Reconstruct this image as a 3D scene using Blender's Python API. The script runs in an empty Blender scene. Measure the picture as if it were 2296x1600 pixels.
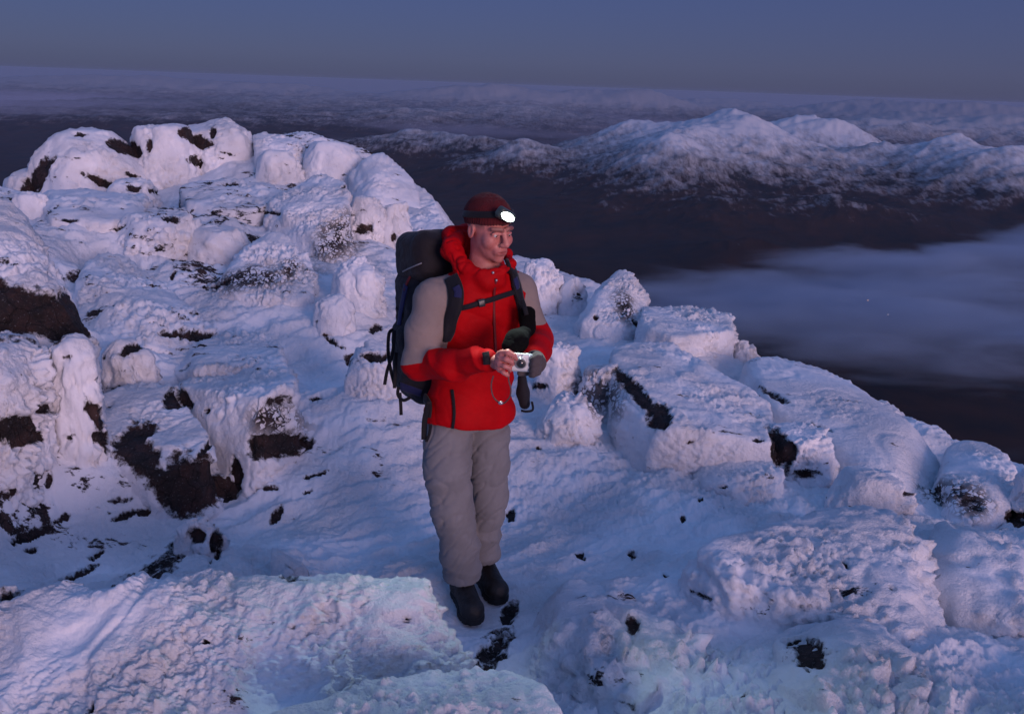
import bpy, bmesh, math, random
import numpy as np
from mathutils import Vector, Matrix
from mathutils.bvhtree import BVHTree

# ------------------------------------------------------------------ camera, sky, sun, exposure
scene = bpy.context.scene
COL = scene.collection
PITCH, ROLL, FPX = math.radians(15.95), math.radians(2.05), 950.0
CAM = np.array([0.0, 0.0, 2.19])
cam_data = bpy.data.cameras.new("camera")
cam = bpy.data.objects.new("camera", cam_data)
COL.objects.link(cam)
cam.matrix_world = (Matrix.Translation(CAM) @ Matrix.Rotation(math.pi/2-PITCH, 4, 'X') @ Matrix.Rotation(ROLL, 4, 'Z'))
cam_data.sensor_width = 36.0
cam_data.lens = 36.0*FPX/1024.0
cam_data.clip_start = 0.05
cam_data.clip_end = 200000.0
scene.camera = cam
scene.render.resolution_x, scene.render.resolution_y = 1024, 713
scene.view_settings.view_transform = 'Standard'
scene.view_settings.look = 'None'
scene.view_settings.exposure = -0.2
scene.view_settings.gamma = 1.0
scene.cycles.max_bounces = 5
scene.cycles.diffuse_bounces = 3
scene.cycles.glossy_bounces = 2
scene.cycles.volume_bounces = 1
scene.cycles.transparent_max_bounces = 8
scene.cycles.use_denoising = True

# the sun is just gone behind the photographer's right shoulder: a broad, low, pink glow
GLOW = np.array([0.50, -0.86, 0.0]); GLOW /= np.linalg.norm(GLOW)
SUN_EL = math.radians(9.0)
SUN_AZ = math.atan2(GLOW[0], GLOW[1])

def N(nt, t, **kw):
    n = nt.nodes.new(t)
    for k, v in kw.items():
        if k.startswith('i_'):
            n.inputs[k[2:].replace('_', ' ')].default_value = v
        elif k.startswith('n'):
            if k[1:].isdigit(): n.inputs[int(k[1:])].default_value = v
            else: setattr(n, k, v)
        else:
            setattr(n, k, v)
    return n
def L(nt, a, b): nt.links.new(a, b)
def ramp(nt, stops, interp='LINEAR'):
    r = nt.nodes.new('ShaderNodeValToRGB'); e = r.color_ramp.elements
    r.color_ramp.interpolation = interp
    e[0].position, e[0].color = stops[0][0], (*stops[0][1], 1)
    e[1].position, e[1].color = stops[-1][0], (*stops[-1][1], 1)
    for p, c in stops[1:-1]:
        q = e.new(p); q.color = (*c, 1)
    return r

world = bpy.data.worlds.new("World"); scene.world = world
world.use_nodes = True
wn = world.node_tree; wn.nodes.clear()
out = N(wn, 'ShaderNodeOutputWorld'); bg = N(wn, 'ShaderNodeBackground')
sky = N(wn, 'ShaderNodeTexSky'); sky.sky_type = 'NISHITA'; sky.sun_disc = False
sky.sun_elevation = SUN_EL; sky.sun_rotation = SUN_AZ; sky.altitude = 900
tc = N(wn, 'ShaderNodeTexCoord'); sep = N(wn, 'ShaderNodeSeparateXYZ')
L(wn, tc.outputs['Generated'], sep.inputs[0])
# twilight colour by elevation (away from the glow)
up = ramp(wn, [(0.0, (.020, .020, .050)), (.495, (.066, .060, .125)), (.512, (.078, .072, .150)), (.55, (.063, .072, .168)), (.60, (.056, .076, .19)), (.70, (.075, .140, .35)), (1.0, (.095, .205, .48))])
mr = N(wn, 'ShaderNodeMath', operation='MULTIPLY_ADD', n1=.5, n2=.5)
L(wn, sep.outputs['Z'], mr.inputs[0]); L(wn, mr.outputs[0], up.inputs[0])
dot = N(wn, 'ShaderNodeVectorMath', operation='DOT_PRODUCT'); dot.inputs[1].default_value = (GLOW[0], GLOW[1], .15)
L(wn, tc.outputs['Generated'], dot.inputs[0])
gl = ramp(wn, [(0.0, (0, 0, 0)), (.5, (.015, .017, .03)), (.8, (.13, .10, .15)), (1.0, (.80, .48, .50))])
L(wn, dot.outputs['Value'], gl.inputs[0])
add = N(wn, 'ShaderNodeMixRGB', blend_type='ADD', n0=1.0)
L(wn, up.outputs[0], add.inputs[1]); L(wn, gl.outputs[0], add.inputs[2])
tint = N(wn, 'ShaderNodeMixRGB', blend_type='MULTIPLY', n0=1.0); tint.inputs[2].default_value = (.15, .35, 1, 1)
L(wn, sky.outputs[0], tint.inputs[1])
add2 = N(wn, 'ShaderNodeMixRGB', blend_type='ADD', n0=.02)
L(wn, add.outputs[0], add2.inputs[1]); L(wn, tint.outputs[0], add2.inputs[2])
L(wn, add2.outputs[0], bg.inputs[0]); bg.inputs[1].default_value = 1.0
L(wn, bg.outputs[0], out.inputs[0])

sun_data = bpy.data.lights.new("sun", 'SUN')
sun_data.energy = 1.95; sun_data.angle = math.radians(22); sun_data.color = (1.0, .66, .69)
sun = bpy.data.objects.new("sun", sun_data); COL.objects.link(sun)
sd = Vector((GLOW[0]*math.cos(SUN_EL), GLOW[1]*math.cos(SUN_EL), math.sin(SUN_EL)))
sun.rotation_euler = sd.to_track_quat('Z', 'Y').to_euler()
sun.location = (3, -5, 6)

# ------------------------------------------------------------------ helpers
def ray(x, y):
    """unit-ish ray of the photograph's pixel (2295 x 1600 scale)"""
    u = (x-1147.5)*1024/2295/FPX; v = -(y-800)*1024/2295/FPX
    ax = u*math.cos(ROLL)-v*math.sin(ROLL); ay = u*math.sin(ROLL)+v*math.cos(ROLL); az = -1.0
    t = math.pi/2-PITCH; c, s = math.cos(t), math.sin(t)
    return np.array([ax, c*ay-s*az, s*ay+c*az])
def at(x, y, Y):
    d = ray(x, y); return CAM + d*(Y/d[1])

_rs = np.random.RandomState(7)
_PERM = _rs.permutation(65536).astype(np.int64)
_G = _rs.normal(size=(4096, 3)).astype(np.float32); _G /= np.linalg.norm(_G, axis=1)[:, None]
def pnoise(p, seed=0):
    """gradient noise, p (n,3) -> about -1..1"""
    p = np.asarray(p, dtype=np.float64)
    i = np.floor(p).astype(np.int64); f = (p-i).astype(np.float32)
    u = f*f*f*(f*(f*6-15)+10)
    r = np.zeros(len(p), np.float32)
    for dx in (0, 1):
        wx = u[:, 0] if dx else 1-u[:, 0]
        hx = _PERM[(i[:, 0]+dx+seed*131) & 65535]
        for dy in (0, 1):
            wy = wx*(u[:, 1] if dy else 1-u[:, 1])
            hy = _PERM[(hx+i[:, 1]+dy) & 65535]
            for dz in (0, 1):
                w = wy*(u[:, 2] if dz else 1-u[:, 2])
                g = _G[_PERM[(hy+i[:, 2]+dz) & 65535] & 4095]
                r += w*(g[:, 0]*(f[:, 0]-dx)+g[:, 1]*(f[:, 1]-dy)+g[:, 2]*(f[:, 2]-dz))
    return r*1.6
def fbm(p, o=4, seed=0, gain=.5):
    a, s, t = 1.0, 0.0, 0.0
    for k in range(o):
        s = s + a*pnoise(p*(2.03**k)+17.3*k, seed+k); t += a; a *= gain
    return s/t
def billow(p, o=3, seed=0, gain=.5):
    a, s, t = 1.0, 0.0, 0.0
    for k in range(o):
        s = s + a*np.abs(pnoise(p*(2.03**k)+17.3*k, seed+k)); t += a; a *= gain
    return s/t
def sstep(a, b, x):
    t = np.clip((x-a)/(b-a), 0, 1); return t*t*(3-2*t)

def mesh_np(name, v, f, mats=(), smooth=True, attrs=None, matidx=None):
    me = bpy.data.meshes.new(name)
    v = np.asarray(v, np.float32); f = np.asarray(f, np.int32); k = f.shape[1]
    me.vertices.add(len(v)); me.vertices.foreach_set('co', v.ravel())
    me.loops.add(f.size); me.loops.foreach_set('vertex_index', f.ravel())
    me.polygons.add(len(f)); me.polygons.foreach_set('loop_start', np.arange(len(f), dtype=np.int32)*k)
    me.polygons.foreach_set('use_smooth', np.full(len(f), smooth))
    for m in mats: me.materials.append(m)
    if matidx is not None: me.polygons.foreach_set('material_index', np.asarray(matidx, np.int32))
    for an, av in (attrs or {}).items():
        a = me.attributes.new(an, 'FLOAT', 'POINT'); a.data.foreach_set('value', np.asarray(av, np.float32))
    me.update(calc_edges=True)
    return me
def obj(name, me, parent=None, loc=None):
    o = bpy.data.objects.new(name, me); COL.objects.link(o)
    if loc is not None: o.location = loc
    if parent is not None: o.parent = parent
    return o
def tag(o, label=None, cat=None, group=None, kind=None):
    for k, v in (('label', label), ('category', cat), ('group', group), ('kind', kind)):
        if v: o[k] = v
    return o
def vnormals(v, f):
    a = v[f[:, 1]]-v[f[:, 0]]; b = v[f[:, 2]]-v[f[:, 0]]
    n = np.cross(a, b)
    if f.shape[1] == 4:
        n = n+np.cross(v[f[:, 2]]-v[f[:, 0]], v[f[:, 3]]-v[f[:, 0]])
    r = np.zeros((len(v), 3))
    for c in range(3):
        for k in range(f.shape[1]):
            r[:, c] += np.bincount(f[:, k], n[:, c], len(v))
    return r/(np.linalg.norm(r, axis=1)[:, None]+1e-12)
def polar_mesh(az, r, zfun):
    """closed fan of rings round the camera: az (n,) rad from +Y, r (m,)"""
    A, Rr = np.meshgrid(az, r)
    x = (np.sin(A)*Rr).ravel(); y = (np.cos(A)*Rr).ravel()
    n, m = len(az), len(r)
    z = zfun(x, y)
    i = np.arange(m-1)[:, None]*n; j = np.arange(n)[None, :]; j2 = (j+1) % n
    f = np.stack([i+j, i+j2, i+n+j2, i+n+j], -1).reshape(-1, 4)
    return np.stack([x, y, z], 1), f[:, ::-1]
def az_list(d0, step, coarse):
    a = np.arange(-d0, d0, step); b = np.arange(d0, 360-d0, coarse)
    return np.radians(np.concatenate([a, b]))
# ------------------------------------------------------------------ materials
def new_mat(name):
    m = bpy.data.materials.new(name); m.use_nodes = True
    nt = m.node_tree; b = nt.nodes['Principled BSDF']
    return m, nt, b
def simple(name, col, rough=.7, metal=0, bump=0, scale=40, var=.15, coat=0, sheen=0, col2=None, stretch=None, detail=4):
    m, nt, b = new_mat(name)
    b.inputs['Roughness'].default_value = rough; b.inputs['Metallic'].default_value = metal
    b.inputs['Coat Weight'].default_value = coat; b.inputs['Sheen Weight'].default_value = sheen
    tcn = N(nt, 'ShaderNodeTexCoord'); src = tcn.outputs['Object']
    if stretch:
        mp = N(nt, 'ShaderNodeMapping'); mp.inputs['Scale'].default_value = stretch; L(nt, src, mp.inputs[0]); src = mp.outputs[0]
    no = N(nt, 'ShaderNodeTexNoise', i_Scale=scale, i_Detail=float(detail)); L(nt, src, no.inputs['Vector'])
    c2 = col2 or tuple(c*(1-var) for c in col)
    rp = ramp(nt, [(.3, c2), (.7, tuple(min(1, c*(1+var*.5)) for c in col))]); L(nt, no.outputs[0], rp.inputs[0])
    L(nt, rp.outputs[0], b.inputs['Base Color'])
    if bump:
        bp = N(nt, 'ShaderNodeBump', i_Strength=bump, i_Distance=.01); L(nt, no.outputs[0], bp.inputs['Height']); L(nt, bp.outputs[0], b.inputs['Normal'])
    return m

def rime_material(name, fine=1.0):
    m, nt, b = new_mat(name)
    geo = N(nt, 'ShaderNodeNewGeometry'); P = geo.outputs['Position']
    bare = N(nt, 'ShaderNodeAttribute', attribute_name='bare'); speck = N(nt, 'ShaderNodeAttribute', attribute_name='speck')
    # ragged limit of the snow crust
    n1 = N(nt, 'ShaderNodeTexNoise', i_Scale=19.0, i_Detail=8.0, i_Roughness=.75); L(nt, P, n1.inputs['Vector'])
    s = N(nt, 'ShaderNodeMath', operation='MULTIPLY_ADD', n1=1.7, n2=-.85); L(nt, n1.outputs[0], s.inputs[0])
    a = N(nt, 'ShaderNodeMath', operation='ADD'); L(nt, bare.outputs['Fac'], a.inputs[0]); L(nt, s.outputs[0], a.inputs[1])
    k = N(nt, 'ShaderNodeMapRange', i_From_Min=.38, i_From_Max=.60); L(nt, a.outputs[0], k.inputs['Value'])
    # pebbles of rime on bare rock: cells
    wv = N(nt, 'ShaderNodeTexNoise', i_Scale=9.0, i_Detail=2.0); L(nt, P, wv.inputs['Vector'])
    vo = N(nt, 'ShaderNodeTexVoronoi', i_Scale=25.0, feature='DISTANCE_TO_EDGE')
    wn_ = N(nt, 'ShaderNodeTexNoise', i_Scale=30.0, i_Detail=3.0); L(nt, P, wn_.inputs['Vector'])
    wm_ = N(nt, 'ShaderNodeVectorMath', operation='MULTIPLY_ADD'); wm_.inputs[1].default_value = (.05, .05, .05); L(nt, wn_.outputs['Color'], wm_.inputs[0]); L(nt, P, wm_.inputs[2]); L(nt, wm_.outputs[0], vo.inputs['Vector'])
    vt = N(nt, 'ShaderNodeMath', operation='MULTIPLY_ADD', n1=.9, n2=-.49); L(nt, wv.outputs[0], vt.inputs[0])
    va = N(nt, 'ShaderNodeMath', operation='ADD'); L(nt, vo.outputs['Distance'], va.inputs[0]); L(nt, vt.outputs[0], va.inputs[1])
    vk = N(nt, 'ShaderNodeMapRange', i_From_Min=.12, i_From_Max=.06); L(nt, va.outputs[0], vk.inputs['Value'])
    sk = N(nt, 'ShaderNodeMath', operation='MULTIPLY'); L(nt, vk.outputs[0], sk.inputs[0]); L(nt, speck.outputs['Fac'], sk.inputs[1])
    # windblown flecks where stones and old grass show through
    mp = N(nt, 'ShaderNodeMapping'); mp.inputs['Rotation'].default_value = (0, 0, math.radians(35)); mp.inputs['Scale'].default_value = (2.2, 6.5, 7.0)
    L(nt, P, mp.inputs[0])
    fl = N(nt, 'ShaderNodeTexNoise', i_Scale=1.0, i_Detail=7.0, i_Roughness=.72); L(nt, mp.outputs[0], fl.inputs['Vector'])
    fleck = N(nt, 'ShaderNodeAttribute', attribute_name='fleck')
    fa = N(nt, 'ShaderNodeMath', operation='MULTIPLY_ADD', n1=.16); L(nt, fleck.outputs['Fac'], fa.inputs[0]); L(nt, fl.outputs[0], fa.inputs[2])
    fk = N(nt, 'ShaderNodeMapRange', i_From_Min=.695, i_From_Max=.725); L(nt, fa.outputs[0], fk.inputs['Value'])
    mx1 = N(nt, 'ShaderNodeMath', operation='MAXIMUM'); L(nt, k.outputs[0], mx1.inputs[0]); L(nt, sk.outputs[0], mx1.inputs[1])
    mx = N(nt, 'ShaderNodeMath', operation='MAXIMUM', use_clamp=True); L(nt, mx1.outputs[0], mx.inputs[0]); L(nt, fk.outputs[0], mx.inputs[1])
    # a dusting of frost on the bare stone
    fr = N(nt, 'ShaderNodeTexNoise', i_Scale=70.0, i_Detail=5.0, i_Roughness=.8); L(nt, P, fr.inputs['Vector'])
    fq = N(nt, 'ShaderNodeMapRange', i_From_Min=.60, i_From_Max=.70, i_To_Min=1.0, i_To_Max=.6); L(nt, fr.outputs[0], fq.inputs['Value'])
    mz = N(nt, 'ShaderNodeMath', operation='MULTIPLY'); L(nt, mx.outputs[0], mz.inputs[0]); L(nt, fq.outputs[0], mz.inputs[1]); mx = mz
    # rock colour
    n2 = N(nt, 'ShaderNodeTexNoise', i_Scale=7.0, i_Detail=8.0, i_Roughness=.7); L(nt, P, n2.inputs['Vector'])
    rc = ramp(nt, [(.25, (.008, .008, .010)), (.45, (.024, .019, .020)), (.6, (.050, .028, .026)), (.8, (.085, .075, .075))]); L(nt, n2.outputs[0], rc.inputs[0])
    cv_ = N(nt, 'ShaderNodeTexNoise', i_Scale=6.0, i_Detail=4.0); L(nt, P, cv_.inputs['Vector'])
    cw_ = N(nt, 'ShaderNodeVectorMath', operation='MULTIPLY_ADD'); cw_.inputs[1].default_value = (.22, .22, .22); L(nt, cv_.outputs['Color'], cw_.inputs[0]); L(nt, P, cw_.inputs[2])
    ck = N(nt, 'ShaderNodeTexVoronoi', i_Scale=7.5, feature='DISTANCE_TO_EDGE'); L(nt, cw_.outputs[0], ck.inputs['Vector'])
    cr_ = N(nt, 'ShaderNodeMapRange', i_From_Min=.0, i_From_Max=.045, i_To_Min=.25, i_To_Max=1.0); L(nt, ck.outputs['Distance'], cr_.inputs['Value'])
    cmul = N(nt, 'ShaderNodeMixRGB', blend_type='MULTIPLY', n0=1.0); L(nt, rc.outputs[0], cmul.inputs[1]); L(nt, cr_.outputs[0], cmul.inputs[2])
    n3 = N(nt, 'ShaderNodeTexNoise', i_Scale=3.0, i_Detail=4.0); L(nt, P, n3.inputs['Vector'])
    sc = ramp(nt, [(.3, (.74, .77, .83)), (.7, (.84, .86, .90))]); L(nt, n3.outputs[0], sc.inputs[0])
    cm = N(nt, 'ShaderNodeMixRGB'); L(nt, mx.outputs[0], cm.inputs[0]); L(nt, sc.outputs[0], cm.inputs[1]); L(nt, cmul.outputs[0], cm.inputs[2])
    L(nt, cm.outputs[0], b.inputs['Base Color'])
    b.inputs['Roughness'].default_value = .75; b.inputs['Specular IOR Level'].default_value = .25
    # fine crystals
    g1 = N(nt, 'ShaderNodeTexNoise', i_Scale=62.0, i_Detail=5.0, i_Roughness=.7); L(nt, P, g1.inputs['Vector'])
    g2 = N(nt, 'ShaderNodeTexVoronoi', i_Scale=34.0, feature='SMOOTH_F1'); L(nt, P, g2.inputs['Vector'])
    gs = N(nt, 'ShaderNodeMath', operation='MULTIPLY_ADD', n1=-.3); L(nt, g2.outputs['Distance'], gs.inputs[0]); L(nt, g1.outputs[0], gs.inputs[2])
    gk = N(nt, 'ShaderNodeMath', operation='MULTIPLY_ADD', n1=-.55); L(nt, mx.outputs[0], gk.inputs[0]); L(nt, gs.outputs[0], gk.inputs[2])
    rn = N(nt, 'ShaderNodeTexNoise', i_Scale=1.7, i_Detail=3.0); L(nt, P, rn.inputs['Vector'])
    rs = N(nt, 'ShaderNodeMapRange', i_From_Min=.38, i_From_Max=.62, i_To_Min=.006, i_To_Max=.034); L(nt, rn.outputs[0], rs.inputs['Value'])
    gr_ = N(nt, 'ShaderNodeMath', operation='MULTIPLY'); L(nt, mx.outputs[0], gr_.inputs[0]); L(nt, n2.outputs[0], gr_.inputs[1])
    gq_ = N(nt, 'ShaderNodeMath', operation='MULTIPLY_ADD', n1=3.0); L(nt, gr_.outputs[0], gq_.inputs[0]); L(nt, gk.outputs[0], gq_.inputs[2]); gk = gq_
    bp = N(nt, 'ShaderNodeBump', i_Strength=.8*fine); L(nt, rs.outputs[0], bp.inputs['Distance']); L(nt, gk.outputs[0], bp.inputs['Height'])
    L(nt, bp.outputs[0], b.inputs['Normal'])
    return m
M_RIME = rime_material('rime_over_rock')
# ------------------------------------------------------------------ rime-crusted rocks
_ico = {}
def ico(n):
    if n not in _ico:
        bm = bmesh.new(); bmesh.ops.create_icosphere(bm, subdivisions=n, radius=1.0)
        v = np.array([a.co[:] for a in bm.verts]); f = np.array([[q.index for q in a.verts] for a in bm.faces], np.int32); bm.free()
        v /= np.linalg.norm(v, axis=1)[:, None]; _ico[n] = (v, f)
    return _ico[n]
def hull_planes(pts):
    bm = bmesh.new()
    for p in pts: bm.verts.new(p)
    bmesh.ops.convex_hull(bm, input=bm.verts)
    bm.normal_update()
    pl = []
    for fc in bm.faces:
        n = np.array(fc.normal); d = n @ np.array(fc.verts[0].co)
        if n @ n > .5 and not any((n @ q) > .93 and abs(d-e) < .12 for q, e in pl): pl.append((n, d))
    bm.free(); return pl
ROCKS = []
FEET = []
PATCH = []      # bare places: (photo pixel, half width, half height, tilt) turned into points on the surface later
def rock_from_points(name, pts, label, cat='rock', group=None, p=13, sub=6, seed=1, expose=.10, ncut=6, big=.055, mid=.055, knob=.022, steps=2, speck=0.0, bare=0.0, speck_at=None, streak=.0, fleck=.35, under=.55):
    p = p*3.4
    pts = np.array(pts); lo, hi = pts.min(0), pts.max(0); ctr = (lo+hi)/2*.5+pts.mean(0)*.5; half = (hi-lo)/2
    q = (pts-ctr)/half
    pl = hull_planes(q)
    v, f = ico(sub)
    rr = random.Random(seed*97+1)
    def star(planes):
        acc = np.zeros(len(v))
        for n, d in planes: acc += np.clip(v@n/max(d, .08), 0, None)**p
        return acc**(-1/p)
    def cuts(k, lo_, hi_):
        o = []
        for _ in range(k):
            n = np.array([rr.uniform(-1, 1), rr.uniform(-1, .6), rr.uniform(-.15, 1)]); n /= np.linalg.norm(n)
            sup = float((q@n).max()); o.append((n, sup*rr.uniform(lo_, hi_)))
        return o
    r = star(pl+cuts(ncut, .82, .97))
    for _ in range(steps):
        r = np.maximum(r, star([(n, d*rr.uniform(.62, 1.06)) for n, d in pl]+cuts(4, .72, .95)))
    w = v*r[:, None]*half + ctr
    size = float(np.mean(half))
    n = vnormals(w, f)
    w = w + n*((big*size*fbm(w*(1.1/size)+seed*7.7, 3, seed))*1.0 + mid*size*(.35-billow(w*(2.2/size)+seed*3.1, 2, seed+9)))[:, None]
    n = vnormals(w, f)
    up = n[:, 2]
    side = n@np.array([.75, -.55, .25])
    am = (.5+.8*sstep(-.2, .9, side))*(.35+1.5*sstep(-.25, .35, pnoise(w*1.6/max(size, .3)+seed*1.3, seed+2)))
    kn = knob*am*(billow(w*8+seed, 2, seed+3)*2-.5) + knob*.85*am*(billow(w*24, 2, seed+5)*2-.5)
    kn = kn - .9*knob*sstep(.12, .0, np.abs(pnoise(w*(1.9/size)+seed*4.4, seed+15)))*sstep(-.2, .3, pnoise(w*(1.3/size), seed+16))
    if streak:
        z2 = np.stack([w[:, 0]*2, w[:, 1]*2, w[:, 2]*9], 1); kn += streak*(billow(z2, 3, seed+6)*2-.5)
    if sub >= 7: kn = kn+min(.009, knob*.45)*am*(billow(w*52, 2, seed+7)*2-.5)
    fe = np.clip(side+.1, 0, 1)*np.clip(billow(np.stack([w[:, 0]*6, w[:, 1]*6, w[:, 2]*11], 1)+seed*2.2, 3, seed+12)*2-.45, 0, 1)*knob*2.2
    w = w+fe[:, None]*np.array([.8, -.5, .15])
    b = bare + under*sstep(-.15, -.6, up)*(.7+.6*fbm(w*2.5, 2, seed+8))
    ATT = dict(v=w, f=f, n=n, kn=kn, bare=b, seed=seed, speck=speck, speck_at=speck_at, fleck=fleck, zlow=_zlow, expose=expose, name=name, label=label, cat=cat, group=group, ctr=ctr, half=half)
    ROCKS.append(ATT); return ATT
def drop(pts, d=.8, spread=1.12):
    global _zlow
    pts = np.array(pts); _zlow = pts[:, 2].min(); c = pts.mean(0); low = (pts-c)*[spread, spread, 0]+[c[0], c[1], 0]; low[:, 2] = pts[:, 2].min()-max(d, .9)
    return np.concatenate([pts, low])
def hullrock(name, corners, label, d=.8, spread=1.12, pull=.95, foot=True, **kw):
    lowc = max(corners, key=lambda c: c[1])
    if foot: FEET.append(at(lowc[0], lowc[1], lowc[2]*pull+.05))
    return rock_from_points(name, drop([at(a_, b_, c_*pull) for a_, b_, c_ in corners], d, spread), label, **kw)
_zlow = 0
def boxrock(name, cx, cy, w, h, Y, label, thick=1.0, pull=.95, foot=True, yaw=0, tilt=0, taper=.75, seed=1, sink=.35, **kw):
    Y = Y*pull
    if foot: FEET.append(at(cx, cy+h*.42, Y-.02))
    c = at(cx, cy, Y); sc = Y/ray(cx, cy)[1]*1024/2295/FPX
    W, H = w*sc, h*sc; r = random.Random(seed*31+5)
    pts = []
    for k, (zz, t) in enumerate(((-.5-sink, 1.25), (.08, 1.0), (.5, taper))):
        m = 7 if k < 2 else 6
        for i in range(m):
            a = 2*math.pi*(i+r.uniform(-.25, .25))/m
            rr = t*r.uniform(.86, 1.0)
            pts.append((math.cos(a)*W*.5*rr*1.08, math.sin(a)*W*.5*thick*rr, zz*H+r.uniform(-.08, .05)*H*(k > 0)-(.7 if k == 0 else 0)))
    P = np.array(pts); global _zlow; _zlow = c[2]-.5*H
    P[:, 2] += P[:, 0]*math.tan(math.radians(tilt))
    cy_, sy_ = math.cos(math.radians(yaw)), math.sin(math.radians(yaw))
    P[:, :2] = P[:, :2]@np.array([[cy_, sy_], [-sy_, cy_]])
    return rock_from_points(name, P+c, label, seed=seed, **kw)

exec_rocks = True
UPG = 'rime-crusted blocks of the summit crest'; SLG = 'rime-crusted blocks on the left slope'; RTG = 'rime-crusted blocks on the right rim'
# --- crest, far left to middle
boxrock('boulder', 195, 378, 285, 160, 13.0, 'big pink-lit snowy boulder at the left end of the crest, brown bare left flank', group=UPG, seed=3, taper=.45, p=10, yaw=10, sub=6)
boxrock('boulder', 50, 425, 110, 60, 12.6, 'low snowy stone at the left foot of the crest, just above the frame-edge boulder', group=UPG, seed=4, sub=5)
boxrock('boulder', 365, 352, 170, 130, 13.4, 'snow-caked block with a brown hollow on its left side, left of the highest block', group=UPG, seed=5, taper=.8, p=12, tilt=6, sub=6)
hullrock('boulder', [(402,300,14.2),(415,280,14.3),(470,268,14.3),(548,270,14.2),(563,296,14.0),(560,345,13.6),(470,372,13.3),(418,345,13.6),(415,300,13.7),(540,285,13.5)], 'highest block of the crest, pink right face and brown bare spots at its left', group=UPG, seed=6, p=16, sub=6)
hullrock('boulder', [(566,296,13.9),(590,290,14.0),(660,305,13.9),(686,325,13.6),(672,352,13.3),(640,350,13.2),(575,338,13.2)], 'flat-topped snowy slab stacked just right of the highest block', group=UPG, seed=7, p=16, sub=6, d=.25)
boxrock('boulder', 625, 368, 105, 58, 13.0, 'rounded snowy block under the flat-topped slab', group=UPG, seed=8, sub=5, p=12)
boxrock('boulder', 742, 362, 135, 82, 13.2, 'smooth domed snowy boulder between the flat-topped slab and the tall rounded one', group=UPG, seed=9, sub=6, taper=.6, p=9, knob=.008)
hullrock('boulder', [(800,345,13.0),(838,323,13.1),(872,338,13.0),(905,375,12.8),(935,420,12.4),(945,470,12.0),(900,520,11.4),(830,500,11.4),(800,430,12.0),(780,390,12.6)], 'tall rounded snow-plastered boulder at the right end of the crest', group=UPG, seed=10, sub=6, p=10, knob=.010, d=.6)
hullrock('boulder', [(905,460,11.6),(945,462,11.6),(985,500,11.2),(1010,530,10.8),(980,570,10.4),(900,560,10.3),(885,500,10.9)], 'snowy shoulder of rock dropping behind the backpack', group=UPG, seed=11, sub=6, p=11)
boxrock('boulder', 885, 506, 72, 88, 10.6, 'small upright block in blue shade just left of the backpack, brown nick at its foot', group=UPG, seed=12, sub=5, p=14)
boxrock('boulder', 822, 490, 86, 100, 10.5, 'snowy block with a mottled bare foot, left of the small upright block', group=UPG, seed=13, sub=6, p=11)
hullrock('boulder', [(590,450,11.4),(650,395,11.8),(730,385,11.9),(775,400,11.6),(782,470,10.6),(775,560,10.0),(748,590,9.7),(690,520,10.0),(600,500,10.5)], 'large rounded boulder with brown-speckled right face in the middle of the crest slope', group=SLG, seed=14, pull=.87, sub=7, p=9, d=.3)
hullrock('boulder', [(455,640,8.9),(520,560,9.4),(575,505,9.8),(640,520,9.7),(690,560,9.4),(712,625,8.9),(690,668,8.5),(600,680,8.4),(470,665,8.6)], 'triangular boulder with a dark pebbled face crusted in rime', group=SLG, seed=15, pull=.85, sub=7, p=12, d=.3)
boxrock('boulder', 800, 640, 125, 92, 8.7, 'low rime mound right of the triangular boulder, left of the backpack', group=SLG, seed=16, pull=.85, sub=6, p=8, taper=.6)
boxrock('boulder', 745, 690, 90, 50, 8.2, 'small snow hummock below the low rime mound', group=SLG, seed=17, pull=.85, sub=5, p=8)
boxrock('boulder', 300, 440, 120, 62, 12.0, 'ledge of snowy rock under the brown hollow', group=UPG, seed=18, sub=5, tilt=-5)
hullrock('rock_slab', [(95,440,9.6),(120,425,10.4),(300,428,11.0),(330,440,10.6),(322,480,9.4),(245,500,9.0),(115,492,8.9)], 'flat wind-scoured slab with a dark undercut, below the left end of the crest', cat='slab', group=SLG, seed=19, p=16, sub=6, d=.4)
boxrock('boulder', 75, 470, 90, 70, 9.6, 'small snowy block at the left end of the flat wind-scoured slab', group=SLG, seed=20, sub=5)
hullrock('rock_slab', [(470,395,12.3),(600,400,12.2),(640,440,11.3),(560,480,10.6),(430,470,10.6),(400,420,11.6)], 'blue-shaded streaky slab of snow with dark chinks under the highest block', cat='slab', group=UPG, seed=21, pull=.88, p=13, sub=6, d=.3, fleck=.9)
boxrock('rock_slab', 360, 505, 200, 55, 9.8, 'low streaky snow slab left of the big speckled boulder', cat='slab', group=SLG, seed=22, pull=.88, sub=6, fleck=.8, yaw=-15)
boxrock('rock_slab', 500, 540, 150, 50, 9.9, 'narrow snow ledge left of the triangular boulder', cat='slab', group=SLG, seed=23, pull=.86, sub=5, fleck=.6, yaw=20)
# --- left slope
hullrock('boulder', [(-140,440,5.7),(0,418,6.0),(60,470,5.9),(110,540,5.6),(160,610,5.3),(195,690,4.98),(204,766,4.9),(60,628,4.86),(60,770,4.8),(-120,620,4.7),(-120,780,4.6)], 'near boulder at the left frame edge, snow above and bare reddish-brown rock below', group=SLG, seed=24, pull=1.0, steps=1, big=.05, sub=7, p=12, d=.35, knob=.014)
hullrock('boulder', [(-80,730,4.75),(20,716,4.85),(80,728,4.8),(101,772,4.5),(101,925,4.42),(20,790,4.2),(25,960,4.15),(-100,800,4.2),(-100,960,4.1)], 'square snow-covered block at the left frame edge, below the reddish-brown rock', group=SLG, seed=25, pull=1.0, steps=1, sub=7, p=14, d=.3)
boxrock('boulder', 160, 782, 105, 55, 4.85, 'small rounded lump of snow right of the reddish-brown rock', group=SLG, seed=26, sub=5, p=8)
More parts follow.
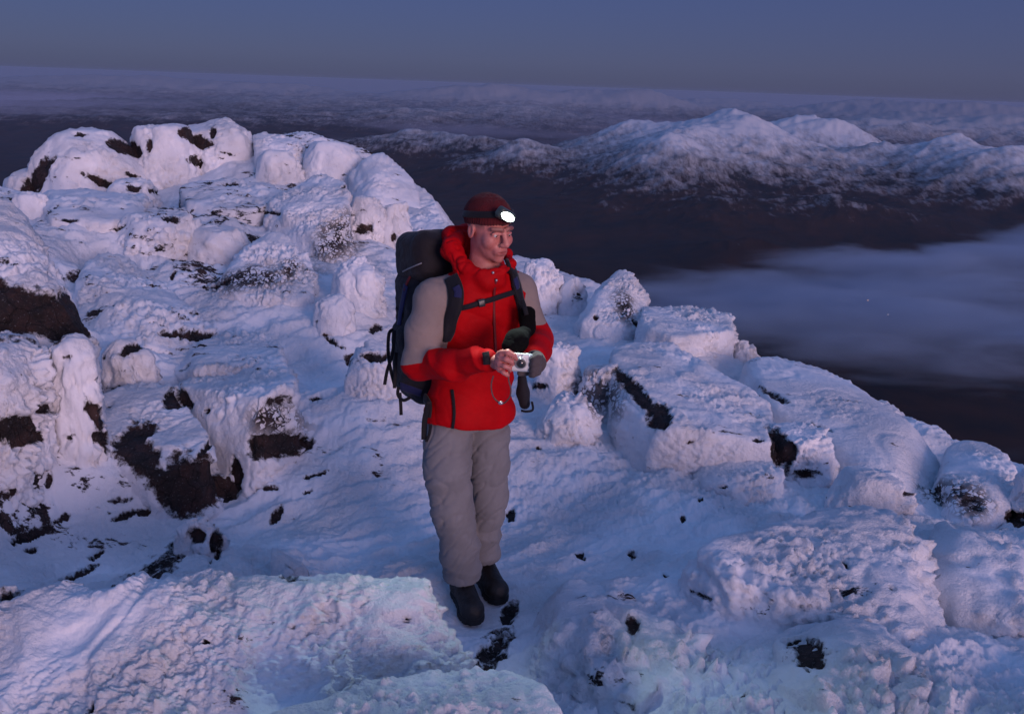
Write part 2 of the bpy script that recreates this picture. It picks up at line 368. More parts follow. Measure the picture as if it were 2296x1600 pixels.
hullrock('rock_slab', [(155,600,7.6),(235,560,8.6),(300,590,8.4),(400,670,7.6),(470,735,6.9),(450,770,6.6),(300,760,6.5),(180,700,6.9)], 'long tilted slab with a straight right edge, strewn with dark flecks', cat='slab', group=SLG, seed=27, pull=.95, steps=1, sub=7, p=16, d=.4, streak=.012, fleck=.6)
hullrock('rock_slab', [(375,800,6.4),(430,745,7.0),(520,735,7.2),(600,745,7.1),(632,790,6.5),(640,850,6.1),(560,850,6.0),(430,830,6.0)], 'snow-coated slab with a toothed right edge, above the square block', cat='slab', group=SLG, seed=28, pull=.95, steps=1, sub=7, p=16, d=.35, streak=.012, fleck=.5)
hullrock('rock_slab', [(384,866,5.5),(386,908,5.45),(405,846,5.8),(520,836,5.9),(640,834,5.7),(672,852,5.2),(674,1018,5.12),(578,888,4.9),(570,992,4.86),(465,935,5.1)], 'wedge-shaped block with a frosted right face and a bare brown foot', cat='rock', group=SLG, seed=29, pull=1.0, steps=1, big=.04, mid=.05, sub=7, p=18, d=.3, streak=.010)
hullrock('rock_slab', [(210,912,4.95),(235,868,5.4),(290,850,5.6),(380,868,5.5),(478,942,4.75),(484,1150,4.62),(375,1003,4.42),(350,1116,4.42),(246,975,4.62),(236,1012,4.75)], 'sharp-edged block with two bare brown faces and a white rimed right edge', cat='rock', group=SLG, seed=30, pull=1.0, steps=1, big=.04, mid=.05, sub=7, p=22, d=.1, streak=.010)
boxrock('boulder', 20, 985, 130, 70, 4.6, 'dark-footed stone under the square block at the left frame edge', group=SLG, seed=31, sub=6)
boxrock('boulder', 655, 1285, 92, 62, 3.9, 'little triangular stone with an open black crack, behind the near snow shelf', group=SLG, seed=32, sub=5, taper=.15, p=14, sink=.3, knob=.006)
boxrock('boulder', 450, 1195, 120, 60, 4.35, 'half-buried stone with two dark bare patches below the sharp-edged block', group=SLG, seed=33, pull=.9, sub=6, p=10, taper=.6)
boxrock('boulder', 835, 815, 130, 40, 6.3, 'row of snow-capped stone with brown foot left of the hanging pack straps', group=SLG, seed=34, pull=.9, sub=6)
boxrock('boulder', 290, 800, 120, 50, 6.0, 'low stone with a bare brown side in the middle of the left slope', group=SLG, seed=35, sub=5)
# --- right rim
boxrock('boulder', 1215, 640, 105, 105, 9.4, 'snowy block just behind the shoulder on the right of the hiker', group=RTG, seed=36, sub=6, p=10, taper=.7)
boxrock('boulder', 1283, 662, 75, 76, 9.3, 'small pointed snow lump between the shoulder block and the two-peaked boulder', group=RTG, seed=37, sub=5, p=9, taper=.35)
hullrock('boulder', [(1290,690,8.8),(1345,640,9.1),(1375,608,9.2),(1400,598,9.2),(1430,608,9.2),(1450,640,9.1),(1455,672,8.9),(1440,745,8.3),(1380,745,8.1),(1300,715,8.3)], 'peaked boulder standing up on the right rim, speckled dark along its front', group=RTG, seed=38, sub=7, p=9, d=.3, knob=.016)
hullrock('rock_slab', [(1440,690,8.9),(1500,682,9.2),(1600,692,9.2),(1640,715,9.0),(1642,780,8.3),(1560,790,8.0),(1450,770,7.9),(1430,730,8.2)], 'flat-topped slab jutting over the drop with a pink end face', cat='slab', group=RTG, seed=39, pull=.92, sub=7, p=18, d=.25)
hullrock('boulder', [(1368,780,7.5),(1400,762,7.7),(1500,758,7.8),(1590,790,7.6),(1680,850,7.1),(1735,905,6.6),(1740,960,6.2),(1600,990,5.9),(1470,968,5.9),(1405,900,6.3),(1375,830,6.8)], 'broad boulder with a long black bare gash down its left side', group=RTG, seed=40, pull=.9, sub=7, p=12, d=.25, knob=.012)
hullrock('boulder', [(1640,815,7.6),(1700,788,8.0),(1790,783,8.0),(1850,805,7.8),(1960,870,7.3),(2060,940,6.8),(2125,1000,6.4),(2135,1060,6.0),(2080,1110,5.6),(1900,1060,5.7),(1760,960,6.3)], 'long smooth whaleback of snow running down the right rim to the drop', group=RTG, steps=0, big=.04, seed=41, pull=.92, sub=7, p=9, d=.2, knob=.010, mid=.012)
boxrock('boulder', 1665, 792, 60, 26, 8.2, 'small snow bump at the top of the long whaleback', group=RTG, seed=42, sub=5, p=8)
hullrock('boulder', [(2105,1050,5.9),(2120,1000,6.1),(2165,972,6.2),(2215,985,6.1),(2270,1040,5.8),(2285,1080,5.6),(2250,1155,5.2),(2180,1165,5.0),(2110,1130,5.2)], 'rounded frosted boulder near the right frame edge with a mottled front', group=RTG, seed=43, sub=7, p=9, d=.3, knob=.014)
boxrock('boulder', 2310, 1110, 80, 100, 5.3, 'boulder cut by the right frame edge', group=RTG, seed=44, sub=6, p=9)
boxrock('boulder', 1785, 1020, 195, 112, 5.75, 'knobbly block with a dark brown bare patch, below the whaleback', group=RTG, seed=45, sub=7, p=12, taper=.8)
hullrock('boulder', [(1540,1040,5.7),(1570,990,6.0),(1680,985,6.0),(1700,1030,5.7),(1760,1085,5.4),(1740,1120,5.2),(1660,1105,5.15),(1580,1075,5.3)], 'pale block with a jutting snow lip left of the knobbly block', group=RTG, seed=46, sub=7, p=12, d=.2, knob=.014)
boxrock('boulder', 1343, 876, 110, 112, 6.6, 'finely speckled grey-white block left of the black gash', group=RTG, seed=47, sub=6, p=10, speck=.0)
boxrock('boulder', 1248, 828, 112, 112, 6.8, 'pinkish frosted block beside the hiker elbow', group=RTG, seed=48, sub=6, p=11)
boxrock('boulder', 1268, 925, 150, 78, 6.1, 'soft snow mound below the frosted block', group=RTG, seed=49, sub=6, p=8, taper=.6)
boxrock('boulder', 1440, 1005, 60, 42, 5.9, 'small round snow knob on the flat snow below the black gash', group=RTG, seed=50, sub=5, p=8)
boxrock('boulder', 1950, 1100, 190, 70, 5.1, 'low rimed step of rock between the knobbly block and the frosted boulder', group=RTG, seed=51, sub=6, p=9)
# --- foreground
FG = 'rime-feathered slabs in the foreground'
hullrock('snow_shelf', [(-250,1345,3.0),(40,1322,3.1),(300,1300,3.15),(560,1305,3.15),(800,1298,3.15),(950,1296,3.12),(985,1325,3.02),(1025,1450,2.85),(1055,1560,2.7),(1080,1720,2.5),(500,1780,2.45),(-200,1750,2.45)], 'long near shelf of creased rime filling the lower left corner', cat='slab', group=FG, seed=52, pull=.92, steps=0, ncut=0, sub=8, p=16, d=.05, spread=1.0, knob=.015, big=.05, mid=.15, streak=.006)
hullrock('boulder', [(600,1620,2.25),(760,1530,2.45),(900,1490,2.55),(1050,1510,2.5),(1190,1490,2.55),(1235,1540,2.4),(1290,1610,2.25),(1200,1740,2.1),(700,1740,2.05)], 'frilled rime mound at the bottom centre edge of the picture', group=FG, seed=53, expose=.02, sub=7, p=10, d=.1, knob=.018)
hullrock('boulder', [(1600,1240,3.95),(1700,1165,4.3),(1850,1110,4.6),(1990,1130,4.55),(2060,1185,4.3),(2090,1290,3.9),(2085,1390,3.6),(1950,1400,3.5),(1800,1330,3.6),(1650,1290,3.75)], 'large near mound with a smooth bright hollow face, knobbly rime round it', group=FG, seed=54, expose=.05, pull=.92, sub=7, p=11, d=.1, spread=1.7, knob=.026)
hullrock('boulder', [(1640,1480,3.2),(1760,1390,3.45),(1880,1370,3.5),(1960,1380,3.45),(2060,1450,3.25),(2130,1540,3.0),(2190,1640,2.75),(1900,1700,2.6),(1700,1600,2.8)], 'feathered slab with a dark notch at its upper left, lower right of the picture', group=FG, seed=55, expose=.02, pull=.95, foot=False, sub=7, p=11, d=.05, spread=2.1, knob=.034)
hullrock('boulder', [(1240,1330,3.75),(1300,1260,4.0),(1365,1285,3.9),(1450,1380,3.6),(1620,1440,3.4),(1720,1540,3.1),(1790,1620,2.9),(1600,1680,2.7),(1400,1560,2.95),(1250,1440,3.3)], 'low ridge of ragged rime right of the boots, running to the bottom edge', group=FG, seed=56, expose=.02, pull=.95, foot=False, sub=7, p=10, d=.0, spread=2.1, knob=.036)
hullrock('boulder', [(2050,1180,4.4),(2140,1150,4.6),(2260,1200,4.4),(2330,1290,4.0),(2310,1380,3.7),(2180,1330,3.8),(2080,1270,4.0)], 'ragged rime slope at the right frame edge, beside the large near mound', group=FG, seed=57, expose=.02, foot=False, sub=6, p=9, d=.0, spread=2.1, knob=.034)

# x, y, half width, half height (photo pixels), tilt, strength, kind
PATCHES = [(86,395,46,20,48,1.2,0),(180,302,12,5,0,1,0),(285,330,24,16,-30,1.2,0),(308,342,12,12,0,1.1,0),(334,328,7,16,0,1,0),(428,288,14,8,0,1.1,0),(449,318,26,12,-25,1.2,0),(477,297,8,14,0,1.1,0),(541,291,3,3,0,1,0),
(229,410,30,9,-25,1,0),(299,421,15,10,0,1.1,0),(299,395,9,5,0,1,0),(440,362,9,12,0,.9,0),(519,414,17,6,0,1.1,0),(381,489,19,8,-15,1.1,0),(355,433,15,5,20,.9,0),(154,493,19,5,0,1,0),(110,470,5,22,0,.9,0),(266,512,22,4,15,.8,0),(510,345,20,3,-10,.7,0),
(748,530,34,62,0,1,1),(565,622,92,34,8,1,1),(495,638,36,9,12,1,0),(603,475,34,6,-15,.75,0),(813,514,22,13,0,.85,0),(883,533,7,9,0,1,0),(388,615,6,11,0,1,0),(171,617,18,22,0,.7,0),(650,600,20,30,0,1,1),(770,420,6,10,-30,.8,0),
(30,690,85,48,-12,1.3,0),(135,715,62,38,-35,1.3,0),(289,780,25,11,30,1.1,0),(386,747,24,9,0,.9,0),(447,753,27,12,0,1.1,0),(746,764,32,6,-28,1,0),(840,734,14,10,0,1,0),(785,803,14,13,40,1,0),(840,799,30,14,0,.95,0),(707,892,15,5,0,.9,0),(408,892,32,15,-35,1.25,0),(416,821,16,7,30,.8,0),(462,921,8,6,0,1,0),(150,801,20,4,0,.7,0),
(616,1000,56,26,0,1.15,0),(625,899,24,14,0,.75,0),(607,940,58,38,0,1,1),(304,1022,78,32,-38,1.35,0),(415,1088,66,55,-30,1.35,0),(463,1000,9,26,0,1.1,0),(470,1070,4,45,0,.85,0),(220,932,10,36,18,1.1,0),(230,981,12,16,0,1.1,0),
(15,966,32,26,0,1.2,0),(56,986,24,13,20,1,0),(104,916,12,12,0,.8,0),(156,981,14,9,0,.8,0),(93,1077,5,18,0,1,0),(22,1105,15,8,25,1,0),(143,1157,10,8,0,1,0),(72,1194,22,11,25,1.1,0),(217,1242,12,6,0,1,0),(72,1233,8,7,0,.9,0),(278,1153,20,8,15,1,0),(321,1146,14,8,0,1,0),(265,1120,25,8,0,.7,0),(438,1200,24,16,0,1.15,0),(484,1211,10,30,0,1.15,0),(486,1245,8,6,0,1,0),(360,1262,70,22,12,.62,0),(652,1284,22,13,0,.85,0),(160,1295,28,8,25,.9,0),(15,1330,25,10,0,.8,0),(620,1153,10,17,-20,1,0),(605,1092,18,6,0,.9,0),(707,1062,34,4,15,.85,0),(690,1100,12,5,30,.7,0),
(1427,876,17,62,35,1.15,0),(1479,930,24,30,-20,1.2,0),(1399,686,26,38,0,1,1),(1424,722,10,18,30,.8,0),(1335,711,6,7,0,1,0),(1738,886,30,11,-40,.72,0),(1753,1005,25,40,0,1.2,0),(1808,1062,30,12,0,.75,0),(1699,985,14,6,0,.8,0),(1840,955,22,5,-30,.65,0),(1210,866,17,8,0,1,0),(1343,876,50,52,0,.9,1),(1571,1114,8,7,0,1,0),(1621,1090,12,4,20,.9,0),(1531,1160,7,7,0,1,0),(2172,1118,48,30,0,1,1),(2175,1125,30,16,0,.6,0),(2038,1102,26,8,0,.7,0),(2276,1160,20,18,0,.9,0),(1550,990,10,4,20,.8,0),(1208,1003,8,4,0,.9,0),
(1300,1245,10,5,0,1,0),(1419,1243,10,7,0,1,0),(1494,1292,6,4,0,1,0),(1813,1460,36,9,25,1,0),(1419,1392,16,9,-20,.75,0),(1671,1559,9,12,0,.8,0),(1140,1370,22,14,35,.85,0),(1105,1452,45,16,15,.72,0),(1070,1380,10,6,0,.8,0),(1898,1270,4,8,0,.9,0),(912,1385,6,10,0,.95,0),(458,1443,8,4,15,1,0),(655,1405,10,6,0,.6,0),(2000,1318,4,5,0,.8,0),(1145,1155,10,12,0,1,0),(205,1580,8,14,0,.9,0),(1410,1580,22,8,0,.6,0),(1565,1330,20,6,0,.6,0)]
# ------------------------------------------------------------------ the summit ground
GC = [  # photo pixel and distance -> a ground point
 (1060,1405,3.62),(1100,1330,3.82),(1000,1300,3.85),(700,1260,4.1),(100,1250,4.2),(480,430,12.0),(900,560,9.8),
 (1200,720,8.6),(1400,760,8.2),(1640,800,8.2),(1500,1010,5.9),(1900,1080,5.6),(2100,1170,5),(2290,1300,4),(1500,1250,4.2),(1150,1150,4.9),(1800,1350,3.6),
 (1300,1600,2.66),(2290,1600,2.7),(1800,1600,2.68),(1500,1400,3.42),(2150,1420,3.5),(1600,1480,3.1),(100,1600,2.85),(700,1600,2.85),(1800,1450,3.25),(0,420,11.6),(850,440,12.0),(700,800,6.6),(1000,900,6.4),(1750,1100,5.0),(170,900,4.6),(150,1060,4.4),(230,1230,4.2),(760,900,6.0)]
gp = np.array([at(*c) for c in GC]+FEET + [(0, 0, .58), (1.2, 0.2, .55), (-1.3, .2, .6), (0, -4, .9), (4, -3, .5), (-5, -3, 1.0), (-5, 3, .35), (5, 2, .0), (-9, 8, .9), (-8, 4, .6), (1.0, 1.5, .35), (-1.0, 1.5, .2), (-1.0, 2.3, -.05), (-.3, 2.3, .05)])
def _k(d2): return np.where(d2 > 1e-9, .5*d2*np.log(d2+1e-12), 0)
_X = gp[:, :2]; _n = len(gp)
_A = np.zeros((_n+3, _n+3)); _A[:_n, :_n] = _k(((_X[:, None]-_X[None])**2).sum(-1)) + np.eye(_n)*.07
_A[:_n, _n] = 1; _A[:_n, _n+1:] = _X; _A[_n, :_n] = 1; _A[_n+1:, :_n] = _X.T
_W = np.linalg.solve(_A, np.concatenate([gp[:, 2], [0, 0, 0]]))
# line of the summit edge, seen from above; beyond it the mountain falls away
EDGE = np.array([at(*c)[:2] for c in [(-250,430,13.0),(0,400,12.6),(180,330,13.6),(500,300,14.2),(800,350,13.6),(940,430,12.4),(1000,520,10.6),(1210,610,10.2),(1420,650,9.4),(1640,700,8.8),(1720,800,8.0),(1950,880,7.3),(2110,990,6.5),(2290,1050,6.0)]]+[np.array([4.8, 4.8]), np.array([6.5, 2.0]), np.array([8, -4.]), np.array([5, -12.]), np.array([-6, -13.]), np.array([-14, -6]), np.array([-15., 3]), np.array([-11.5, 9.5])])
def edge_dist(x, y):
    """signed distance outside the summit outline (positive beyond the edge)"""
    n = len(EDGE); best = np.full(x.shape, 1e9); inside = np.zeros(x.shape, bool)
    for i in range(n):
        a, b = EDGE[i], EDGE[(i+1) % n]; d = b-a
        t = np.clip(((x-a[0])*d[0]+(y-a[1])*d[1])/(d@d), 0, 1)
        best = np.minimum(best, np.hypot(x-a[0]-t*d[0], y-a[1]-t*d[1]))
        c = ((a[1] > y) != (b[1] > y)) & (x < (b[0]-a[0])*(y-a[1])/(b[1]-a[1]+1e-12)+a[0]); inside ^= c
    return np.where(inside, -best, best)
def ground_base(x, y):
    r = np.hypot(x, y); s = np.minimum(1, 16/np.maximum(r, 1e-6)); xx, yy = x*s, y*s
    z = np.full(x.shape, _W[_n]) + _W[_n+1]*xx + _W[_n+2]*yy
    for i in range(_n): z = z + _W[i]*_k((xx-_X[i, 0])**2+(yy-_X[i, 1])**2)
    e = edge_dist(x, y)
    return z - .9*np.maximum(e-.15, 0) - .35*sstep(0, 1.2, e)
# keep the drifts below the tops of the blocks
_gx = np.arange(-12, 8, .05); _gy = np.arange(.6, 17, .05)
_GX, _GY = np.meshgrid(_gx, _gy, indexing='ij')
_D = np.zeros(_GX.shape); _base = ground_base(_GX.ravel(), _GY.ravel()).reshape(_GX.shape)
for r in ROCKS:
    w = r['v']; i = ((w[:, 0]+12)/.05).astype(int); j = ((w[:, 1]-.6)/.05).astype(int)
    m = (i >= 0) & (i < len(_gx)) & (j >= 0) & (j < len(_gy)) & (w[:, 2] > r['zlow']+.04)
    top = np.full(_GX.shape, -99.); np.maximum.at(top, (i[m], j[m]), w[m, 2])
    _D = np.maximum(_D, np.where(top > -90, _base-(top-r['expose']), 0))
def _spread(D, k):
    for ax in (0, 1):
        c = D
        for s in range(1, k+1): c = np.maximum(c, np.maximum(np.roll(D, s, ax), np.roll(D, -s, ax))*(1-s/(k+3.0)))
        D = c
    return D
def _blur(D, k):
    for ax in (0, 1): D = sum(np.roll(D, s, ax) for s in range(-k, k+1))/(2*k+1)
    return D
_D = np.clip(_D, 0, .8); print('ground lowered by up to', _D.max(), (_D > .02).mean())
_D = _blur(_blur(_spread(_D, 3), 2), 2)
def ground_drop(x, y):
    u = np.clip((x+12)/.05, 0, len(_gx)-1.001); v = np.clip((y-.6)/.05, 0, len(_gy)-1.001); i = u.astype(int); j = v.astype(int); a = u-i; b = v-j
    return (_D[i, j]*(1-a)+_D[i+1, j]*a)*(1-b)+(_D[i, j+1]*(1-a)+_D[i+1, j+1]*a)*b
def ground_z(x, y):
    p = np.stack([x, y, np.zeros_like(x)], 1)
    z = ground_base(x, y)-ground_drop(x, y)
    r = np.hypot(x, y)
    feet = np.exp(-(((x+.12)/.32)**2+((y-3.72)/.3)**2))
    # drifted waves, wind ridges and rime knobs
    c, s = math.cos(math.radians(35)), math.sin(math.radians(35))
    q = np.stack([x*c+y*s, (-x*s+y*c)*3.0, z*2], 1)
    d = .085*fbm(p*1.15, 3, 3)*sstep(0, 6, r+2)
    d += .10*(.35-billow(q*1.5, 3, 11))
    rough = sstep(-.15, .5, pnoise(p*.55, 21)+.15)
    left = sstep(.3, -1.5, x)*.5+.25
    near = sstep(3.6, 2.4, y)*sstep(-.2, .6, x)
    lum = np.clip(rough*.7+near*.7, .38, 1)
    d += (.045+.03*near)*lum*(billow(p*7+.6*fbm(p*4, 2, 5)[:, None], 2, 31)*2-.6)
    d += .022*lum*(billow(np.stack([x*26, y*26, z*0], 1), 2, 41)*2-.6)
    d += (.004+.006*near)*lum*(billow(np.stack([x*58, y*58, z*0], 1), 2, 43)*2-.6)
    d += .050*left*(.4-billow(q*3.3, 2, 51))
    return z + d*(1-.85*feet)
print('rbf ok')
gaz = az_list(37, .072, 2.4)
gr = np.concatenate([np.linspace(.02, 1.5, 24)[:-1], np.exp(np.arange(math.log(1.5), math.log(17), .0026)), np.exp(np.arange(math.log(17.05), math.log(420), .05))])
gv, gf = polar_mesh(gaz, gr, ground_z)
gn = vnormals(gv, gf)
_p = gv*1.0
_c, _s = math.cos(math.radians(35)), math.sin(math.radians(35))
g_fleck = sstep(-.1, .5, pnoise(_p*.5, 61)+.1*(gv[:, 0] < -.3))*sstep(.6, -1.2, gv[:, 0])*.9+.12
g_fleck *= 1-np.exp(-(((gv[:, 0]+.9)/.8)**2+((gv[:, 1]-4.1)/.9)**2))
ground_attr = dict(bare=np.zeros(len(gv)), speck=np.zeros(len(gv)), fleck=g_fleck)

# ------------------------------------------------------------------ turn rocks and ground into objects, then bare the stone
gme = mesh_np('snow_ground', gv, gf, [M_RIME], attrs=ground_attr)
ground = tag(obj('snow_ground', gme), kind='structure')
for r in ROCKS:
    base = r['ctr'].copy(); r['base'] = base
    w = r['v']+r['n']*r['kn'][:, None]
    r['me'] = mesh_np(r['name'], w-base, r['f'], [M_RIME], attrs=dict(bare=r['bare'], speck=np.full(len(w), float(r['speck'])), fleck=np.full(len(w), r['fleck'])))
    r['ob'] = tag(obj(r['name'], r['me'], loc=base), r['label'], r['cat'], r['group'])
bpy.context.view_layer.update()
dg = bpy.context.evaluated_depsgraph_get()
_R = np.array((cam.matrix_world.to_3x3() @ Vector((1, 0, 0)))[:]); _U = np.array((cam.matrix_world.to_3x3() @ Vector((0, 1, 0)))[:])
byob = {r['ob'].name: r for r in ROCKS}
gx = dict(bare=ground_attr['bare'], speck=ground_attr['speck'])
hits = []
for (x, y, a, b, tilt, st, kind) in PATCHES:
    d = Vector(ray(x, y)).normalized()
    ok, loc, nn, _, ob, _ = scene.ray_cast(dg, Vector(CAM), d)
    if not ok: print('patch misses', x, y); continue
    hits.append((np.array(loc), x, y, a, b, tilt, st, kind, ob.name))
def patch_field(v, hits):
    bare = np.zeros(len(v)); speck = np.zeros(len(v))
    for (p, x, y, a, b, tilt, st, kind, on) in hits:
        s = np.linalg.norm(p-CAM)*1024/2295/FPX
        A, B = a*s, b*s; t = math.radians(tilt); rad = max(A, B)*1.7
        idx = np.nonzero((np.abs(v-p) < max(rad*1.6, .05)).all(1))[0]
        if not len(idx): continue
        q = v[idx]-p; du, dv = q@_R, q@_U
        u = (du*math.cos(t)+dv*math.sin(t))/A; w = (-du*math.sin(t)+dv*math.cos(t))/B
        e = np.sqrt(u*u+w*w)*1.12+.75*fbm(v[idx]*(.6/max(min(A, B), .02)), 4, int(x) % 50, .6)
        k = sstep(1.75, .35, e)*st*.98
        if kind: speck[idx] = np.maximum(speck[idx], k)
        else: bare[idx] = np.maximum(bare[idx], k)
    return bare, speck
for r in ROCKS:
    w = r['v']
    hh = [h for h in hits if np.linalg.norm(h[0]-r['base']) < np.linalg.norm(r['half'])*1.5+.3]
    b, s = patch_field(w, hh)
    bare = np.clip(np.maximum(r['bare'], b), 0, 1.3); r['me'].attributes['bare'].data.foreach_set('value', bare.astype(np.float32))
    r['me'].attributes['speck'].data.foreach_set('value', np.maximum(s, r['speck']).astype(np.float32))
    bm_ = sstep(.35, .65, bare)
    w2 = w+r['n']*(r['kn']*(1-.7*bm_)-.028*bm_)[:, None]
    r['me'].vertices.foreach_set('co', (w2-r['base']).astype(np.float32).ravel()); r['me'].update()
b, s = patch_field(gv, hits)
gv2 = gv.copy(); gv2[:, 2] -= .022*sstep(.35, .7, b)*(1+.6*pnoise(gv*14, 3)); gme.vertices.foreach_set('co', gv2.astype(np.float32).ravel()); gme.update()
gme.attributes['bare'].data.foreach_set('value', b.astype(np.float32)); gme.attributes['speck'].data.foreach_set('value', s.astype(np.float32))
# ------------------------------------------------------------------ the valley and the hills beyond
def sph(x, y, dist):
    d = ray(x, y); h = math.hypot(d[0], d[1]); return d[0]/h*dist, d[1]/h*dist, CAM[2]+d[2]/h*dist
FLOOR = -900.0
BUMPS = [(1624,338,8600,240,460,-30), # photo pixel of the top, distance, radius along/across the view, turn
 (1630,280,8600,640,1050,-30),(1560,325,7900,640,760,10),(1500,345,7300,380,700,0),(1810,285,9600,760,620,0),(1880,318,9300,500,420,0),(1420,300,9100,520,700,20),
 (1180,335,8000,560,640,0),(1080,330,9300,900,560,0),(930,310,9800,900,600,0),(2130,335,8300,420,560,0),(2250,375,7700,420,520,0),(1980,352,8400,500,420,0),(2420,360,8000,700,600,0),
 (1250,470,6200,700,520,0),(1620,480,5900,420,420,0),(1900,470,6200,600,420,0),(1150,600,4400,620,320,0),(1700,560,4900,400,260,0),(700,420,9000,1200,600,0),(200,420,9000,1500,700,0)]
FARB = [(330,182,26000,3800,2200,0),(100,192,26500,3000,2200,0),(640,200,25000,2600,1900,0),(560,235,18000,2200,1500,0),(230,240,19000,2400,1500,0),(760,232,19000,1800,1300,0),(1000,210,23000,2200,1700,0),(1120,208,23500,1500,1500,0),(1310,214,24500,2300,1800,0),(1440,216,24000,1200,1300,0),(1150,250,17000,2000,1200,0),(1620,228,27000,3000,1900,0),(1960,236,24000,2300,1500,0),(2200,242,23000,2600,1500,0),(2050,268,17000,1800,1100,0),(2300,275,16000,1900,1200,0),(900,262,15500,1700,1100,0),(450,275,14500,2000,1200,0),(60,262,15500,2200,1400,0),(1950,285,15000,1200,800,0)]
def bump_sum(x, y, BB, pw):
    acc = np.zeros(x.shape)
    for (px, py, dist, sa, sb, rot) in BB:
        bx, by, bz = sph(px, py, dist); bz += dist*dist/12742000; az = math.atan2(bx, by)+math.radians(rot)
        u = (x-bx)*math.cos(az)-(y-by)*math.sin(az); w = (x-bx)*math.sin(az)+(y-by)*math.cos(az)
        e = np.sqrt((u/sa)**2+(w/sb)**2)
        acc += (max(bz-FLOOR, 10)*np.exp(-.55*e**1.35))**pw
    return acc**(1/pw)
def far_z(x, y):
    r = np.hypot(x, y)
    p = np.stack([x, y, 0*x], 1)
    wx = 260*fbm(p/1500, 3, 71); wy = 260*fbm(p/1500, 3, 72)
    near = bump_sum(x+wx*.5, y+wy*.5, BUMPS, 3.0)
    far = bump_sum(x+wx, y+wy, FARB, 3.0)
    h = (near**3+far**3)**(1/3)
    rid = 1-2*billow(p/620, 5, 73, .52)
    rid2 = 1-2*billow(p/190, 4, 74, .55)
    k = sstep(30, 350, h)*sstep(700, 560, np.where(r > 12000, 300, h))
    h = h + (50*rid+30*rid2)*sstep(0, 250, h)*sstep(17000, 9500, r) + 80*rid*sstep(9500, 17000, r)*sstep(0, 200, h)
    h = h + 34*fbm(p/1100, 4, 75) + 30
    z = FLOOR+np.maximum(h, 0)+110*sstep(10500, 17000, r)*np.exp(-h/400)
    flank = -1.5-.72*(r-15)+40*fbm(p/260, 4, 76)*sstep(60, 500, r)
    t = sstep(-60, 60, flank-z)
    z = np.where(r < 3500, z*(1-t)+flank*t, z)
    # the curve of the earth
    return z - r*r/12742000
faz = az_list(36, .10, 3)
fr = np.exp(np.arange(math.log(300), math.log(16000), .0042)); fr = np.concatenate([fr, np.exp(np.arange(math.log(fr[-1]*1.01), math.log(46000), .010))])
fv, ff = polar_mesh(faz, fr, far_z)
def hills_material():
    m, nt, b = new_mat('hillside')
    geo = N(nt, 'ShaderNodeNewGeometry'); P = geo.outputs['Position']
    sp = N(nt, 'ShaderNodeSeparateXYZ'); L(nt, P, sp.inputs[0])
    mp = N(nt, 'ShaderNodeMapping'); mp.inputs['Scale'].default_value = (.0045, .0045, .0045); mp.inputs['Rotation'].default_value = (0, 0, math.radians(-30)); L(nt, P, mp.inputs[0])
    n = N(nt, 'ShaderNodeTexNoise', i_Scale=1.0, i_Detail=9.0, i_Roughness=.68); L(nt, mp.outputs[0], n.inputs['Vector'])
    mp2 = N(nt, 'ShaderNodeMapping'); mp2.inputs['Scale'].default_value = (.03, .006, .02); mp2.inputs['Rotation'].default_value = (0, 0, math.radians(25)); L(nt, P, mp2.inputs[0])
    n2 = N(nt, 'ShaderNodeTexNoise', i_Scale=1.0, i_Detail=6.0, i_Roughness=.7); L(nt, mp2.outputs[0], n2.inputs['Vector'])
    # snow above a ragged line
    s1 = N(nt, 'ShaderNodeMath', operation='MULTIPLY_ADD', n1=1/230.0, n2=640/230.0); L(nt, sp.outputs['Z'], s1.inputs[0])
    s2 = N(nt, 'ShaderNodeMath', operation='MULTIPLY_ADD', n1=2.4, n2=-1.2); L(nt, n.outputs[0], s2.inputs[0])
    s3 = N(nt, 'ShaderNodeMath', operation='MULTIPLY_ADD', n1=1.9, n2=-.95); L(nt, n2.outputs[0], s3.inputs[0])
    a1 = N(nt, 'ShaderNodeMath', operation='ADD'); L(nt, s1.outputs[0], a1.inputs[0]); L(nt, s2.outputs[0], a1.inputs[1])
    a0 = N(nt, 'ShaderNodeMath', operation='ADD'); L(nt, a1.outputs[0], a0.inputs[0]); L(nt, s3.outputs[0], a0.inputs[1])
    ln = N(nt, 'ShaderNodeVectorMath', operation='LENGTH'); L(nt, P, ln.inputs[0])
    lr = N(nt, 'ShaderNodeMapRange', i_From_Min=10500.0, i_From_Max=15000.0, i_To_Max=.1); L(nt, ln.outputs['Value'], lr.inputs['Value'])
    a2 = N(nt, 'ShaderNodeMath', operation='ADD'); L(nt, a0.outputs[0], a2.inputs[0]); L(nt, lr.outputs[0], a2.inputs[1])
    k = N(nt, 'ShaderNodeMapRange', i_From_Min=.1, i_From_Max=1.5, i_To_Max=.95); L(nt, a2.outputs[0], k.inputs['Value'])
    hc = ramp(nt, [(.35, (.012, .012, .012)), (.5, (.030, .017, .012)), (.68, (.048, .022, .014))]); L(nt, n.outputs[0], hc.inputs[0])
    c = N(nt, 'ShaderNodeMixRGB'); c.inputs[2].default_value = (.60, .62, .67, 1); fk_ = N(nt, 'ShaderNodeMapRange', i_From_Min=11000.0, i_From_Max=17000.0, i_To_Min=1.0, i_To_Max=.50); L(nt, ln.outputs['Value'], fk_.inputs['Value'])
    kk = N(nt, 'ShaderNodeMath', operation='MULTIPLY'); L(nt, k.outputs[0], kk.inputs[0]); L(nt, fk_.outputs[0], kk.inputs[1])
    L(nt, kk.outputs[0], c.inputs[0]); L(nt, hc.outputs[0], c.inputs[1])
    L(nt, c.outputs[0], b.inputs['Base Color']); b.inputs['Roughness'].default_value = .9; b.inputs['Specular IOR Level'].default_value = .1
    return m
